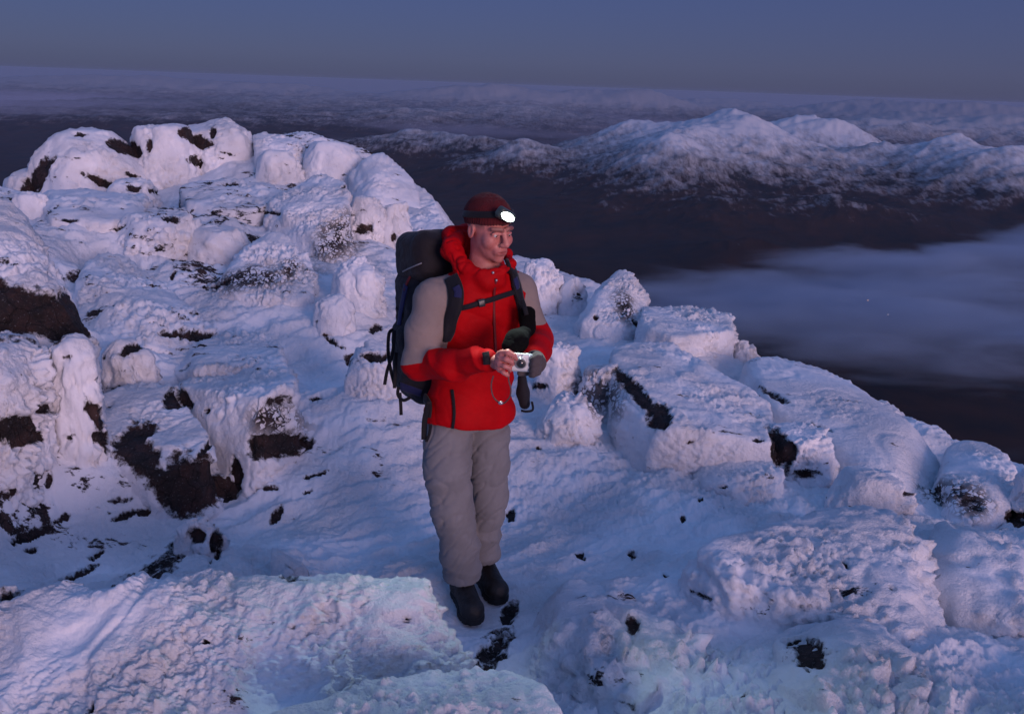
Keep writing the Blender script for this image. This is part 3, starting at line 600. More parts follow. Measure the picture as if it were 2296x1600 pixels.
hills = tag(obj('hills', mesh_np('hills', fv, ff, [hills_material()])), kind='structure')
# ------------------------------------------------------------------ solid modelling: blended solids turned into one skin
class Solid:
    def __init__(s, lo, hi, h):
        s.lo = np.array(lo, float); s.h = h; s.n = np.ceil((np.array(hi)-s.lo)/h).astype(int)+1
        s.d = np.full(s.n, 1.0, np.float32); s.tag = {}
    def block(s, lo, hi, pad):
        a = np.clip(np.floor((np.array(lo)-pad-s.lo)/s.h).astype(int), 0, s.n); b = np.clip(np.ceil((np.array(hi)+pad-s.lo)/s.h).astype(int)+1, 0, s.n)
        ax = [s.lo[k]+s.h*np.arange(a[k], b[k], dtype=np.float32) for k in range(3)]
        return tuple(slice(a[k], b[k]) for k in range(3)), ax[0][:, None, None], ax[1][None, :, None], ax[2][None, None, :]
    def put(s, sl, d, k, op):
        o = s.d[sl]
        if o.size == 0: return
        if op == 'cut': d = -d; m = -1
        else: m = 1
        o_, d_ = o*m, d*m
        if k > 0:
            hh = np.clip(k-np.abs(o_-d_), 0, None)/k; r = np.minimum(o_, d_)-hh*hh*k*.25
        else: r = np.minimum(o_, d_)
        s.d[sl] = r*m
    def cap(s, a, b, ra, rb, k=.01, op='add', flat=None):
        a = np.array(a, float); b = np.array(b, float); R = max(ra, rb)
        sl, X, Y, Z = s.block(np.minimum(a, b)-R, np.maximum(a, b)+R, k+2*s.h)
        ab = b-a; L2 = max(ab@ab, 1e-12)
        t = np.clip(((X-a[0])*ab[0]+(Y-a[1])*ab[1]+(Z-a[2])*ab[2])/L2, 0, 1)
        d = np.sqrt((X-a[0]-t*ab[0])**2+(Y-a[1]-t*ab[1])**2+(Z-a[2]-t*ab[2])**2)-(ra+(rb-ra)*t)
        s.put(sl, d, k, op)
    def chain(s, pts, rs, k=.01, op='add'):
        for i in range(len(pts)-1): s.cap(pts[i], pts[i+1], rs[i], rs[i+1], k, op)
    def ell(s, c, r, k=.01, M=None, op='add', box=0.0):
        """ellipsoid (box>0: rounded box with that corner radius), M columns = local axes"""
        c = np.array(c, float); r = np.array(r, float); M = np.eye(3) if M is None else M
        e = np.abs(M)@r
        sl, X, Y, Z = s.block(c-e, c+e, k+2*s.h)
        q = [(X-c[0])*M[0, j]+(Y-c[1])*M[1, j]+(Z-c[2])*M[2, j] for j in range(3)]
        if box > 0:
            w = [np.abs(q[j])-(r[j]-box) for j in range(3)]
            d = np.sqrt(sum(np.maximum(x, 0)**2 for x in w))+np.minimum(np.maximum(np.maximum(w[0], w[1]), w[2]), 0)-box
        else:
            k0 = np.sqrt(sum((q[j]/r[j])**2 for j in range(3))); k1 = np.sqrt(sum((q[j]/r[j]**2)**2 for j in range(3)))
            d = k0*(k0-1)/(k1+1e-6)
        s.put(sl, d, k, op)
    def loft(s, zs, cx, cy, rx, ry, ang, k=.01, op='add', pw=2.3):
        """upright body of ellipses"""
        R = max(max(rx), max(ry)); lo = (min(cx)-R, min(cy)-R, min(zs)); hi = (max(cx)+R, max(cy)+R, max(zs))
        sl, X, Y, Z = s.block(lo, hi, k+2*s.h)
        f = lambda v: np.interp(Z.ravel(), zs, v)[None, None, :].astype(np.float32)
        x = X-f(cx); y = Y-f(cy); c, sn = math.cos(ang), math.sin(ang)
        u = x*c+y*sn; v = -x*sn+y*c; a, b = f(rx), f(ry)
        rho = ((np.abs(u)/a)**pw+(np.abs(v)/b)**pw)**(1/pw)
        d = (rho-1)*np.minimum(a, b)
        d = np.maximum(d, np.maximum(min(zs)-Z, Z-max(zs)))
        s.put(sl, d.astype(np.float32), k, op)
    def half(s, p, n, k=.004):
        """cut away the side n points to"""
        p = np.array(p); n = np.array(n)/np.linalg.norm(n)
        sl, X, Y, Z = s.block(s.lo, s.lo+s.h*s.n, 0)
        d = (X-p[0])*n[0]+(Y-p[1])*n[1]+(Z-p[2])*n[2]
        s.d = np.maximum(s.d, d)
    def skin(s):
        d = s.d; ins = d < 0
        nx, ny, nz = d.shape
        c = np.zeros((nx-1, ny-1, nz-1), np.uint8)
        for dx in (0, 1):
            for dy in (0, 1):
                for dz in (0, 1): c += ins[dx:nx-1+dx, dy:ny-1+dy, dz:nz-1+dz]
        cell = np.argwhere((c > 0) & (c < 8)); idx = np.full(c.shape, -1, np.int32); idx[tuple(cell.T)] = np.arange(len(cell))
        acc = np.zeros((len(cell), 3)); cnt = np.zeros(len(cell))
        off = [(dx, dy, dz) for dx in (0, 1) for dy in (0, 1) for dz in (0, 1)]
        for i, a in enumerate(off):
            for b in off[i+1:]:
                if sum(abs(p-q) for p, q in zip(a, b)) != 1: continue
                A = d[cell[:, 0]+a[0], cell[:, 1]+a[1], cell[:, 2]+a[2]]; B = d[cell[:, 0]+b[0], cell[:, 1]+b[1], cell[:, 2]+b[2]]
                m = (A < 0) != (B < 0); t = np.where(m, A/(A-B+1e-12), 0)
                acc += m[:, None]*(np.array(a)+t[:, None]*(np.array(b)-np.array(a))); cnt += m
        v = s.lo+s.h*(cell+acc/cnt[:, None])
        F = []
        for ax in range(3):
            o1, o2 = [(1, 2), (2, 0), (0, 1)][ax]
            sa = [slice(None)]*3; sb = [slice(None)]*3; sa[ax] = slice(0, -1); sb[ax] = slice(1, None)
            e = np.argwhere(ins[tuple(sa)] != ins[tuple(sb)])
            ok = (e[:, o1] > 0) & (e[:, o2] > 0) & (e[:, o1] < d.shape[o1]-1) & (e[:, o2] < d.shape[o2]-1); e = e[ok]
            flip = ins[tuple(e.T)]
            def g(i, j):
                q = e.copy(); q[:, o1] -= i; q[:, o2] -= j; return idx[tuple(q.T)]
            quad = np.stack([g(1, 1), g(0, 1), g(0, 0), g(1, 0)], 1)
            quad = np.where(flip[:, None], quad, quad[:, ::-1]); F.append(quad)
        return v, np.concatenate(F)
def frame(fwd, pitch=0.0, roll=0.0):
    """columns: left-hand side, back, up of a body facing fwd (radians to the photo's right of straight at the camera)"""
    Rz = np.array(Matrix.Rotation(fwd, 3, 'Z')); Rx = np.array(Matrix.Rotation(pitch, 3, 'X')); Ry = np.array(Matrix.Rotation(roll, 3, 'Y'))
    return Rz@Rx@Ry
def relax(v, f, it=1, w=.5):
    for _ in range(it):
        s = np.zeros_like(v); c = np.zeros(len(v))
        for k in range(f.shape[1]):
            a, b = f[:, k], f[:, (k+1) % f.shape[1]]
            for q in range(3): s[:, q] += np.bincount(a, v[b, q], len(v))+np.bincount(b, v[a, q], len(v))
            c += np.bincount(a, minlength=len(v))+np.bincount(b, minlength=len(v))
        v = v*(1-w)+w*s/np.maximum(c, 1)[:, None]
    return v
def seg_dist(v, a, b):
    a = np.array(a); b = np.array(b); ab = b-a; t = np.clip(((v-a)@ab)/(ab@ab), 0, 1)
    return np.linalg.norm(v-a-t[:, None]*ab, axis=1), t
def ribbon(pts, widths, thick, normals, sub=6):
    """flat webbing strap along pts; normals = outward side at each point"""
    P = np.array(pts, float); n = len(P); Nn = np.array(normals, float)
    if Nn.ndim == 1: Nn = np.repeat(Nn[None], n, 0)
    Wd = np.array(widths if np.ndim(widths) else [widths]*n, float)
    t = np.linspace(0, n-1, (n-1)*sub+1); i = np.minimum(t.astype(int), n-2); u = t-i
    def cr(A):
        p0 = A[np.maximum(i-1, 0)]; p1 = A[i]; p2 = A[i+1]; p3 = A[np.minimum(i+2, n-1)]; uu = u[:, None] if A.ndim > 1 else u
        return .5*((2*p1)+(-p0+p2)*uu+(2*p0-5*p1+4*p2-p3)*uu**2+(-p0+3*p1-3*p2+p3)*uu**3)
    P = cr(P); Nn = cr(Nn); Wd = cr(Wd); T = np.gradient(P, axis=0); T /= np.linalg.norm(T, axis=1)[:, None]
    S = np.cross(T, Nn); S /= np.linalg.norm(S, axis=1)[:, None]; Nn = np.cross(S, T)
    prof = [(-.5, -.5), (-.5, .5), (-.2, .62), (.2, .62), (.5, .5), (.5, -.5)]
    v = np.concatenate([P+S*(a*Wd)[:, None]+Nn*(b*thick) for a, b in prof]); m = len(P); k = len(prof); f = []
    for a in range(k):
        b = (a+1) % k
        for j in range(m-1): f.append((a*m+j, b*m+j, b*m+j+1, a*m+j+1))
    f.append((0, 5*m, 4*m, m)); f.append((m, 4*m, 3*m, 2*m)); e = m-1
    f.append((e, m+e, 4*m+e, 5*m+e)); f.append((m+e, 2*m+e, 3*m+e, 4*m+e))
    return v, np.array(f)
def merge(*vf):
    V, F, o = [], [], 0
    for v, f in vf: V.append(v); F.append(f+o); o += len(v)
    return np.concatenate(V), np.concatenate(F)
def tube(pts, r, seg=10, sub=5):
    P = np.array(pts, float); n = len(P); t = np.linspace(0, n-1, (n-1)*sub+1); i = np.minimum(t.astype(int), n-2); u = (t-i)[:, None]
    p0 = P[np.maximum(i-1, 0)]; p1 = P[i]; p2 = P[i+1]; p3 = P[np.minimum(i+2, n-1)]
    P = .5*((2*p1)+(-p0+p2)*u+(2*p0-5*p1+4*p2-p3)*u**2+(-p0+3*p1-3*p2+p3)*u**3)
    T = np.gradient(P, axis=0); T /= np.linalg.norm(T, axis=1)[:, None]
    A = np.cross(T, [.3, .2, .9]); A /= np.linalg.norm(A, axis=1)[:, None]; B = np.cross(T, A); m = len(P); V = []
    rr = np.interp(np.linspace(0, 1, m), np.linspace(0, 1, len(r)), r) if np.ndim(r) else np.full(m, r)
    for k in range(seg):
        a = 2*math.pi*k/seg; V.append(P+(A*math.cos(a)+B*math.sin(a))*rr[:, None])
    f = [(k*m+j, k*m+j+1, ((k+1) % seg)*m+j+1, ((k+1) % seg)*m+j) for k in range(seg) for j in range(m-1)]
    return np.concatenate(V), np.array(f)
# ------------------------------------------------------------------ the hiker
YB = 3.76
TH = math.radians(30)
T3 = frame(TH); FW = -T3[:, 1]; LF = T3[:, 0]          # forward and left-hand side of the torso
def P(x, y, dy=0.0): return at(x, y, YB+dy)
feet_xy = at(1060, 1405, 3.62)
GZ = float(ground_z(np.array([feet_xy[0]]), np.array([3.75]))[0])
def onground(x, y, z=None):
    z = GZ if z is None else z
    d = ray(x, y); return CAM+d*((z-CAM[2])/d[2])
pc = P(1062, 1100); PBASE = np.array([pc[0], YB, GZ])
# joints
S_R, E_R, W_R, K_R = P(972, 668, -.08), P(940, 815, -.16), P(1092, 806, -.36), P(1112, 812, -.385)
S_L, E_L, W_L, K_L = P(1162, 652, .10), P(1205, 762, .03), P(1198, 806, -.26), P(1196, 822, -.33)
NECK = P(1085, 612, .0); CH = P(1068, 700, .02); BL = P(1058, 850, .02); PV = P(1050, 940, .02)
HIP_R, KN_R, AN_R = P(1008, 960, -.04), P(1012, 1135, -.10), P(1036, 1290, .00)
HIP_L, KN_L, AN_L = P(1100, 955, .10), P(1100, 1120, .06), P(1078, 1255, .14)
HC = P(1097, 513, -.02); H3 = frame(math.radians(37), math.radians(8), math.radians(0))
def hd(x, y, z): return HC+H3@np.array([x, y, z])
# --- body: one skin from the crown to the feet, hands included
B = Solid((-.62, YB-.52, -.08), (.34, YB+.42, 1.90), .0042)
def torso(S, grow, hem=None, k=.03):
    zs = [.80, .88, .98, 1.10, 1.24, 1.36, 1.43, 1.47]; ax = lambda a, b: [np.interp(z, [PV[2], BL[2], CH[2], NECK[2]], [p[a] for p in (PV, BL, CH, NECK)])+b*0 for z in zs]
    rx = [.165, .165, .155, .15, .175, .18, .155, .10]; ry = [.105, .110, .105, .105, .118, .112, .09, .07]
    S.loft(zs, ax(0, 0), ax(1, 0), [r+grow for r in rx], [r+grow for r in ry], TH, k=k)
torso(B, -.035)
B.half((0, 0, .97), (0, 0, -1))
B.chain([PV, HIP_R, KN_R, AN_R], [.05, .052, .046, .030], .02); B.chain([PV, HIP_L, KN_L, AN_L], [.05, .050, .044, .030], .02)
for an, toe in ((AN_R, onground(1062, 1392, GZ+.05)), (AN_L, onground(1112, 1345, GZ+.05))):
    B.cap(an, [an[0], an[1], GZ+.11], .024, .020, .01); B.cap([an[0], an[1], GZ+.11], (np.array([an[0], an[1], GZ+.07])*.7+toe*.3), .020, .014, .01)
B.chain([CH+[0, 0, .08], S_R, E_R, W_R], [.07, .055, .042, .027], .03); B.chain([CH+[0, 0, .08], S_L, E_L, W_L], [.07, .055, .042, .027], .03)
B.cap(CH+[0, 0, .08], NECK+[0, 0, .03], .085, .058, .03); B.cap(NECK, hd(0, .025, -.06), .056, .055, .03)
# head
B.ell(hd(0, .018, .035), (.077, .098, .090), .01, H3)
B.ell(hd(0, -.020, -.040), (.062, .068, .074), .02, H3)
B.ell(hd(0, -.050, -.086), (.038, .036, .026), .02, H3); B.ell(hd(0, -.080, -.099), (.021, .017, .017), .016, H3)
for s_ in (-1, 1):
    B.ell(hd(s_*.040, -.062, -.028), (.026, .028, .028), .018, H3)
    B.cap(hd(s_*.014, -.098, .024), hd(s_*.046, -.082, .024), .010, .009, .012)
    B.ell(hd(s_*.031, -.106, .003), (.017, .016, .0125), .010, H3, op='cut')
    B.cap(hd(s_*.018, -.091, .0055), hd(s_*.043, -.083, .0045), .0072, .006, .004)
    B.cap(hd(s_*.018, -.090, -.006), hd(s_*.043, -.082, -.007), .0055, .005, .004)
    B.ell(hd(s_*.079, .012, -.006), (.009, .020, .031), .006, H3); B.ell(hd(s_*.086, .008, -.004), (.006, .010, .018), .004, H3, op='cut')
    B.ell(hd(s_*.012, -.110, -.036), (.0095, .011, .008), .006, H3)
    B.ell(hd(s_*.0075, -.113, -.0445), (.004, .006, .003), .003, H3, op='cut')
B.cap(hd(0, -.094, .016), hd(0, -.122, -.030), .0085, .0125, .010)
B.ell(hd(0, -.089, -.066), (.030, .018, .022), .016, H3)
B.ell(hd(0, -.103, -.0620), (.022, .0060, .0045), .005, H3); B.ell(hd(0, -.101, -.0725), (.019, .0065, .0050), .006, H3)
B.ell(hd(0, -.108, -.0670), (.024, .009, .0013), .003, H3, op='cut')
B.ell(hd(0, -.102, -.085), (.016, .004, .004), .008, H3, op='cut')
# the bare right hand round the camera
CAMC = at(1168, 812, YB-.43); C3 = frame(math.radians(6), math.radians(-4), math.radians(3))
def cm_(x, y, z): return CAMC+C3@np.array([x, y, z])   # x towards the photo's right, y away, z up
B.cap(W_R, K_R, .025, .026, .015)
pal = (K_R+cm_(-.060, .006, .0))*.5
B.ell(cm_(-.072, .004, -.002), (.026, .018, .040), .012, C3)
FIN = [  # knuckle, middle joint, end joint, tip
 [(-.074, -.010, .034), (-.056, -.030, .040), (-.032, -.034, .030), (-.022, -.026, .017)],
 [(-.078, -.014, .013), (-.060, -.036, .016), (-.040, -.038, .008), (-.034, -.026, -.004)],
 [(-.080, -.013, -.010), (-.062, -.034, -.010), (-.044, -.034, -.018), (-.040, -.022, -.028)],
 [(-.078, -.008, -.031), (-.064, -.026, -.036), (-.050, -.026, -.044), (-.046, -.014, -.050)]]
for i, fg in enumerate(FIN):
    r0 = (.0100, .0102, .0096, .0084)[i]
    B.cap(cm_(-.080, .008, fg[0][2]*.7), cm_(*fg[0]), .013, r0*1.08, .010)
    B.chain([cm_(*q) for q in fg], [r0*1.05, r0, r0*.92, r0*.78], .0035)
B.chain([cm_(-.070, .020, .020), cm_(-.046, .030, .030), cm_(-.024, .030, .020), cm_(-.010, .024, .012)], [.013, .0115, .0105, .0085], .006)
# left hand, gloved later
B.cap(W_L, cm_(.060, .012, -.004), .024, .022, .015)
bv, bf = B.skin(); del B
bv = relax(bv, bf, 1, .4)
def skin_material():
    m, nt, b = new_mat('skin')
    a = N(nt, 'ShaderNodeAttribute', attribute_name='lip'); h = N(nt, 'ShaderNodeAttribute', attribute_name='brow')
    geo = N(nt, 'ShaderNodeNewGeometry'); no = N(nt, 'ShaderNodeTexNoise', i_Scale=45.0, i_Detail=4.0); L(nt, geo.outputs['Position'], no.inputs['Vector'])
    rp = ramp(nt, [(.3, (.47, .15, .13)), (.7, (.58, .21, .18))]); L(nt, no.outputs[0], rp.inputs[0])
    m1 = N(nt, 'ShaderNodeMixRGB'); m1.inputs[2].default_value = (.33, .085, .08, 1); L(nt, a.outputs['Fac'], m1.inputs[0]); L(nt, rp.outputs[0], m1.inputs[1])
    m2 = N(nt, 'ShaderNodeMixRGB'); m2.inputs[2].default_value = (.075, .04, .03, 1); L(nt, h.outputs['Fac'], m2.inputs[0]); L(nt, m1.outputs[0], m2.inputs[1])
    L(nt, m2.outputs[0], b.inputs['Base Color']); b.inputs['Roughness'].default_value = .52
    b.inputs['Subsurface Weight'].default_value = .12; b.inputs['Subsurface Radius'].default_value = (1, .35, .2); b.inputs['Subsurface Scale'].default_value = .006
    bp = N(nt, 'ShaderNodeBump', i_Strength=.15, i_Distance=.002); L(nt, no.outputs[0], bp.inputs['Height']); L(nt, bp.outputs[0], b.inputs['Normal'])
    return m
q = (bv-HC)@H3
lip = np.exp(-((q[:, 0]/.022)**2+((q[:, 2]+.0675)/.0105)**2)**2)*(q[:, 1] < -.08)
brow = np.zeros(len(bv))
for s_ in (-1, 1):
    d_, t_ = seg_dist(bv, hd(s_*.013, -.104, .021), hd(s_*.047, -.088, .024)); brow = np.maximum(brow, sstep(.013, .007, d_)*(q[:, 1] < -.07)*sstep(.012, .017, q[:, 2]))
    brow = np.maximum(brow, .75*np.exp(-(((q[:, 0]-s_*.031)/.016)**2+((q[:, 2]-.001)/.0032)**2)**2)*(q[:, 1] < -.07))
    brow = np.maximum(brow, .7*sstep(.05, .03, q[:, 1])*sstep(.004, .02, q[:, 2]-.0)*(np.abs(q[:, 0]) > .05)*(q[:, 1] > -.045)*(q[:, 2] < .06))
stub = .35*sstep(-.045, -.085, q[:, 2])*sstep(.01, -.02, q[:, 1])*(q[:, 2] > -.14)*(1-lip); brow = np.maximum(brow*.6, stub*.35)
person = obj('person', None, loc=PBASE)
tag(person, 'hiker in red and beige jacket and grey trousers standing on the snow, holding a compact camera, looking to the right', 'person')
person['label'] = 'hiker in red and beige jacket standing on the snow, holding a small camera, looking aside'
def part(name, v, f, mats, par=person, base=None, **kw):
    base = PBASE if base is None else base
    o = obj(name, mesh_np(name, v-base, f, mats, **kw), parent=par); return o
part('body', bv, bf, [skin_material()], attrs=dict(lip=lip, brow=brow))

# --- trousers
def cloth(name, col, bump=.25, scale=900, rough=.85, sheen=.1, second=None, attr=None):
    m, nt, b = new_mat(name)
    geo = N(nt, 'ShaderNodeNewGeometry'); Pp = geo.outputs['Position']
    n1 = N(nt, 'ShaderNodeTexNoise', i_Scale=9.0, i_Detail=6.0, i_Roughness=.6); L(nt, Pp, n1.inputs['Vector'])
    c1 = ramp(nt, [(.3, tuple(c*.82 for c in col)), (.7, tuple(c*1.1 for c in col))]); L(nt, n1.outputs[0], c1.inputs[0]); o = c1.outputs[0]
    if second:
        a = N(nt, 'ShaderNodeAttribute', attribute_name=attr); mr_ = N(nt, 'ShaderNodeMapRange', i_From_Min=.45, i_From_Max=.55); L(nt, a.outputs['Fac'], mr_.inputs['Value'])
        c2 = ramp(nt, [(.3, tuple(c*.85 for c in second)), (.7, tuple(c*1.08 for c in second))]); L(nt, n1.outputs[0], c2.inputs[0])
        mx_ = N(nt, 'ShaderNodeMixRGB'); L(nt, mr_.outputs[0], mx_.inputs[0]); L(nt, o, mx_.inputs[1]); L(nt, c2.outputs[0], mx_.inputs[2]); o = mx_.outputs[0]
    L(nt, o, b.inputs['Base Color']); b.inputs['Roughness'].default_value = rough; b.inputs['Sheen Weight'].default_value = sheen; b.inputs['Specular IOR Level'].default_value = .12
    n2 = N(nt, 'ShaderNodeTexNoise', i_Scale=float(scale), i_Detail=2.0); L(nt, Pp, n2.inputs['Vector'])
    n3 = N(nt, 'ShaderNodeTexNoise', i_Scale=26.0, i_Detail=4.0, i_Distortion=.6); L(nt, Pp, n3.inputs['Vector'])
    ad = N(nt, 'ShaderNodeMath', operation='MULTIPLY_ADD', n1=.12); L(nt, n2.outputs[0], ad.inputs[0]); L(nt, n3.outputs[0], ad.inputs[2])
    bp = N(nt, 'ShaderNodeBump', i_Strength=bump, i_Distance=.008); L(nt, ad.outputs[0], bp.inputs['Height']); L(nt, bp.outputs[0], b.inputs['Normal'])
    return m
M_TR = cloth('trouser_cloth', (.190, .190, .202)); M_BLACK = cloth('black_webbing', (.012, .012, .016), rough=.6); M_DK = cloth('black_fleece', (.003, .003, .0035), rough=.95, bump=.6, sheen=0)
T = Solid((-.50, YB-.26, GZ), (.16, YB+.34, 1.06), .0052)
CU_R = P(1037, 1309, .0); CU_L = P(1078, 1283, .16)
T.loft([.80, .86, .94, 1.02], [P(1048, 960, .03)[0]]*4, [YB+.03]*4, [.150, .158, .155, .15], [.105, .115, .115, .11], TH, k=.05)
T.chain([P(1004, 975, -.03), P(1003, 1050, -.06), P(1014, 1140, -.07), P(1030, 1230, -.03), P(1037, 1312, -.01)], [.104, .099, .088, .083, .088], .025)
T.chain([P(1092, 970, .09), P(1095, 1050, .08), P(1096, 1120, .08), P(1082, 1200, .11), P(1078, 1288, .15)], [.100, .088, .080, .078, .082], .02)
T.ell(P(1104, 1238, .12), (.022, .03, .03), .02)
T.half(P(1036, 1316, -.10), (.05, .12, -1)); 
tv, tf = T.skin(); del T
tv = relax(tv, tf, 2, .5); tn = vnormals(tv, tf)
zz = tv[:, 2]
q = np.stack([tv[:, 0]*5+zz*2.2, tv[:, 1]*5, zz*8-tv[:, 0]*7], 1)
cre = lambda Q, k, w: -np.clip(1-np.abs(pnoise(Q, k))/w, 0, 1)**2
fold = .007*(1-2*billow(q*.8, 2, 91))*sstep(1.0, .55, zz)+.009*cre(q*.9, 92, .22)*sstep(1.0, .7, zz)+.006*cre(q*1.8+4, 94, .25)
fold += .008*sstep(.42, .25, zz)*(1-1.8*np.abs(np.sin(zz*26+tv[:, 0]*9+2.2*fbm(tv*4, 2, 93))))*sstep(.10, .17, zz-GZ)
fold += .006*np.exp(-((zz-.60+.25*(tv[:, 0]+.15))/.12)**2)*(1-1.8*np.abs(np.sin(zz*20-tv[:, 0]*12+1.5*fbm(tv*4, 2, 97))))
tv = tv+tn*fold[:, None]*.7
tr = part('trousers', tv, tf, [M_TR])
def stitch(name, pts, w, mat, nrm=(0, -1, .1), par=person, th=.003, base=None):
    v, f = ribbon(pts, w, th, nrm); return part(name, v, f, [mat], par, base)
# --- boots
M_BOOT = simple('boot_leather', (.014, .011, .011), rough=.6, bump=.5, scale=60, var=.5, col2=(.006, .005, .005))
M_SOLE = simple('boot_rubber', (.006, .006, .007), rough=.7, bump=.4, scale=90)
M_LACE = simple('boot_lace', (.05, .042, .03), rough=.8)
def boot(heel, toe, cuff):
    """heel and toe: points on the ground"""
    heel = np.array([heel[0], heel[1], GZ]); toe = np.array([toe[0], toe[1], GZ]); ax = toe-heel; Ln = np.linalg.norm(ax); ax /= Ln; sd_ = np.array([-ax[1], ax[0], 0]); M = np.stack([sd_, -ax, [0, 0, 1]], 1)
    lc = lambda x, y, z: heel+sd_*x+ax*y+np.array([0, 0, z])
    S = Solid(np.minimum(heel, toe)-[.10, .10, .03], np.maximum(heel, toe)+[.10, .10, .30], .0045)
    S.cap(lc(0, .045, .055), lc(0, Ln-.055, .050), .043, .046, .02); S.ell(lc(0, Ln-.062, .046), (.049, .060, .044), .02, M)
    S.cap(lc(0, Ln*.42, .085), lc(0, Ln*.62, .065), .042, .040, .02)
    S.cap(lc(0, .055, .06), lc(0, .085, .20), .045, .052, .03)
    S.half(lc(0, 0, .028), (0, 0, -1)); up, uf = S.skin(); up = relax(up, uf, 1)
    un = vnormals(up, uf); up = up+un*(.0022*fbm(up*26, 3, 5))[:, None]
    S = Solid(np.minimum(heel, toe)-[.10, .10, .03], np.maximum(heel, toe)+[.10, .10, .10], .004)
    S.cap(lc(0, .048, .016), lc(0, .06, .016), .047, .047, .01); S.cap(lc(0, Ln-.085, .016), lc(0, Ln-.058, .016), .056, .054, .03); S.cap(lc(0, .06, .016), lc(0, Ln-.09, .016), .042, .05, .02); S.half(lc(0, 0, .034), (0, 0, 1)); S.half(lc(0, 0, -.002), (0, 0, -1))
    for k in range(9):
        y = .012+k*(Ln-.03)/8.0
        for s_ in (-1, 1): S.ell(lc(s_*.044, y, .0), (.016, .0055, .014), 0, M, op='cut')
    so, sf = S.skin()
    o = part('boot', up, uf, [M_BOOT]); part('sole', so, sf, [M_SOLE], o)
    lv = [tube([lc(-.030, Ln*.40+k*.028, .118-k*.017), lc(0, Ln*.42+k*.028, .134-k*.018), lc(.030, Ln*.44+k*.028, .118-k*.017)], .0028, 6, 4) for k in range(4)]
    a, b_ = merge(*lv); part('laces', a, b_, [M_LACE], o)
t1 = onground(1066, 1404); t2 = onground(1124, 1357)
h1 = onground(1030, 1332); h1 = t1+(h1-t1)*(.30/np.linalg.norm((h1-t1)[:2])); h2 = onground(1078, 1295); h2 = t2+(h2-t2)*(.30/np.linalg.norm((h2-t2)[:2]))
boot(h1, t1, None); boot(h2, t2, None)
print('GZ', GZ, 'toes', t1, t2, h1, h2)

# --- jacket
J = Solid((-.66, YB-.50, .76), (.30, YB+.40, 1.72), .0052)
torso(J, .020, k=.02)
J.ell(P(1052, 925, .02), (.188, .140, .09), .05, T3)
J.chain([P(1034, 640, -.02), S_R, P(953, 740, -.13), E_R], [.064, .072, .070, .066], .035)
J.chain([E_R, (E_R+W_R)/2+[0, 0, -.012], W_R], [.066, .062, .043], .025)
J.chain([P(1120, 634, .06), S_L, E_L], [.060, .066, .058], .035); J.chain([E_L, (E_L+W_L)/2, W_L+(W_L-E_L)*-.1], [.060, .055, .045], .025)
# collar and hood pushed back
J.chain([P(1050, 530, .17), P(1014, 532, .10), P(1012, 560, .0), P(1038, 600, -.07), P(1078, 616, -.115), P(1122, 608, -.10), P(1146, 592, -.02), P(1135, 570, .08), P(1090, 548, .15), P(1050, 530, .17)], [.044, .040, .038, .030, .014, .013, .013, .018, .036, .044], .03)
J.chain([P(1020, 560, .13), P(1050, 600, .17), P(1100, 600, .16)], [.06, .07, .06], .04)
J.chain([P(1060, 628, -.085), P(1090, 632, -.11), P(1118, 628, -.085)], [.024, .022, .024], .03)
J.ell(P(1090, 588, -.04), (.052, .055, .07), .02, T3, op='cut')
# hem: a little lower in front, lifted at his left
J.half(P(1110, 968, -.12), (-.06, -.10, -1))
J.half(P(1118, 968, -.12), (.72, -.25, -1))
jv, jf = J.skin(); del J
jv = relax(jv, jf, 2, .5)
dR, tR = seg_dist(jv, P(1020, 640, -.02), S_R); dR2, tR2 = seg_dist(jv, S_R, E_R)
dL, _ = seg_dist(jv, P(1140, 618, .06), S_L); dL2, _ = seg_dist(jv, S_L, E_L+(E_L-S_L)*.3)
# which side of the sleeve seams
elb = (jv-P(945, 803, -.14))@np.array([-.30, .10, 1.0]); elbL = (jv-P(1212, 729, .0))@np.array([.05, -.1, 1.0])
armR = np.minimum(dR-.080, dR2-.094); armL = np.minimum(dL-.082, dL2-.082)
xr = (jv-P(1018, 700, -.1))@np.array([-1, .0, .18]); xl = (jv-P(1150, 690, -.0))@np.array([1, -.15, -.05])
bR = sstep(.006, -.006, armR)*sstep(-.004, .004, elb)*sstep(-.004, .004, xr); bL = sstep(.006, -.006, armL)*sstep(-.004, .004, elbL)*sstep(-.004, .004, xl)
q = (jv-NECK); collar = sstep(1.474, 1.482, jv[:, 2]-.10*(jv[:, 0]-NECK[0]))*(np.hypot(q[:, 0], q[:, 1]) < .155)
beige = np.clip(np.maximum(bR, bL)-collar, 0, 1)
jn = vnormals(jv, jf)
q = np.stack([jv[:, 0]*5, jv[:, 1]*5, jv[:, 2]*7+jv[:, 0]*3], 1)
fold = .006*(1-2*billow(q*.8, 2, 95))+.006*cre(q*.6, 96, .28)+.002*cre(q*1.6+5, 93, .3)
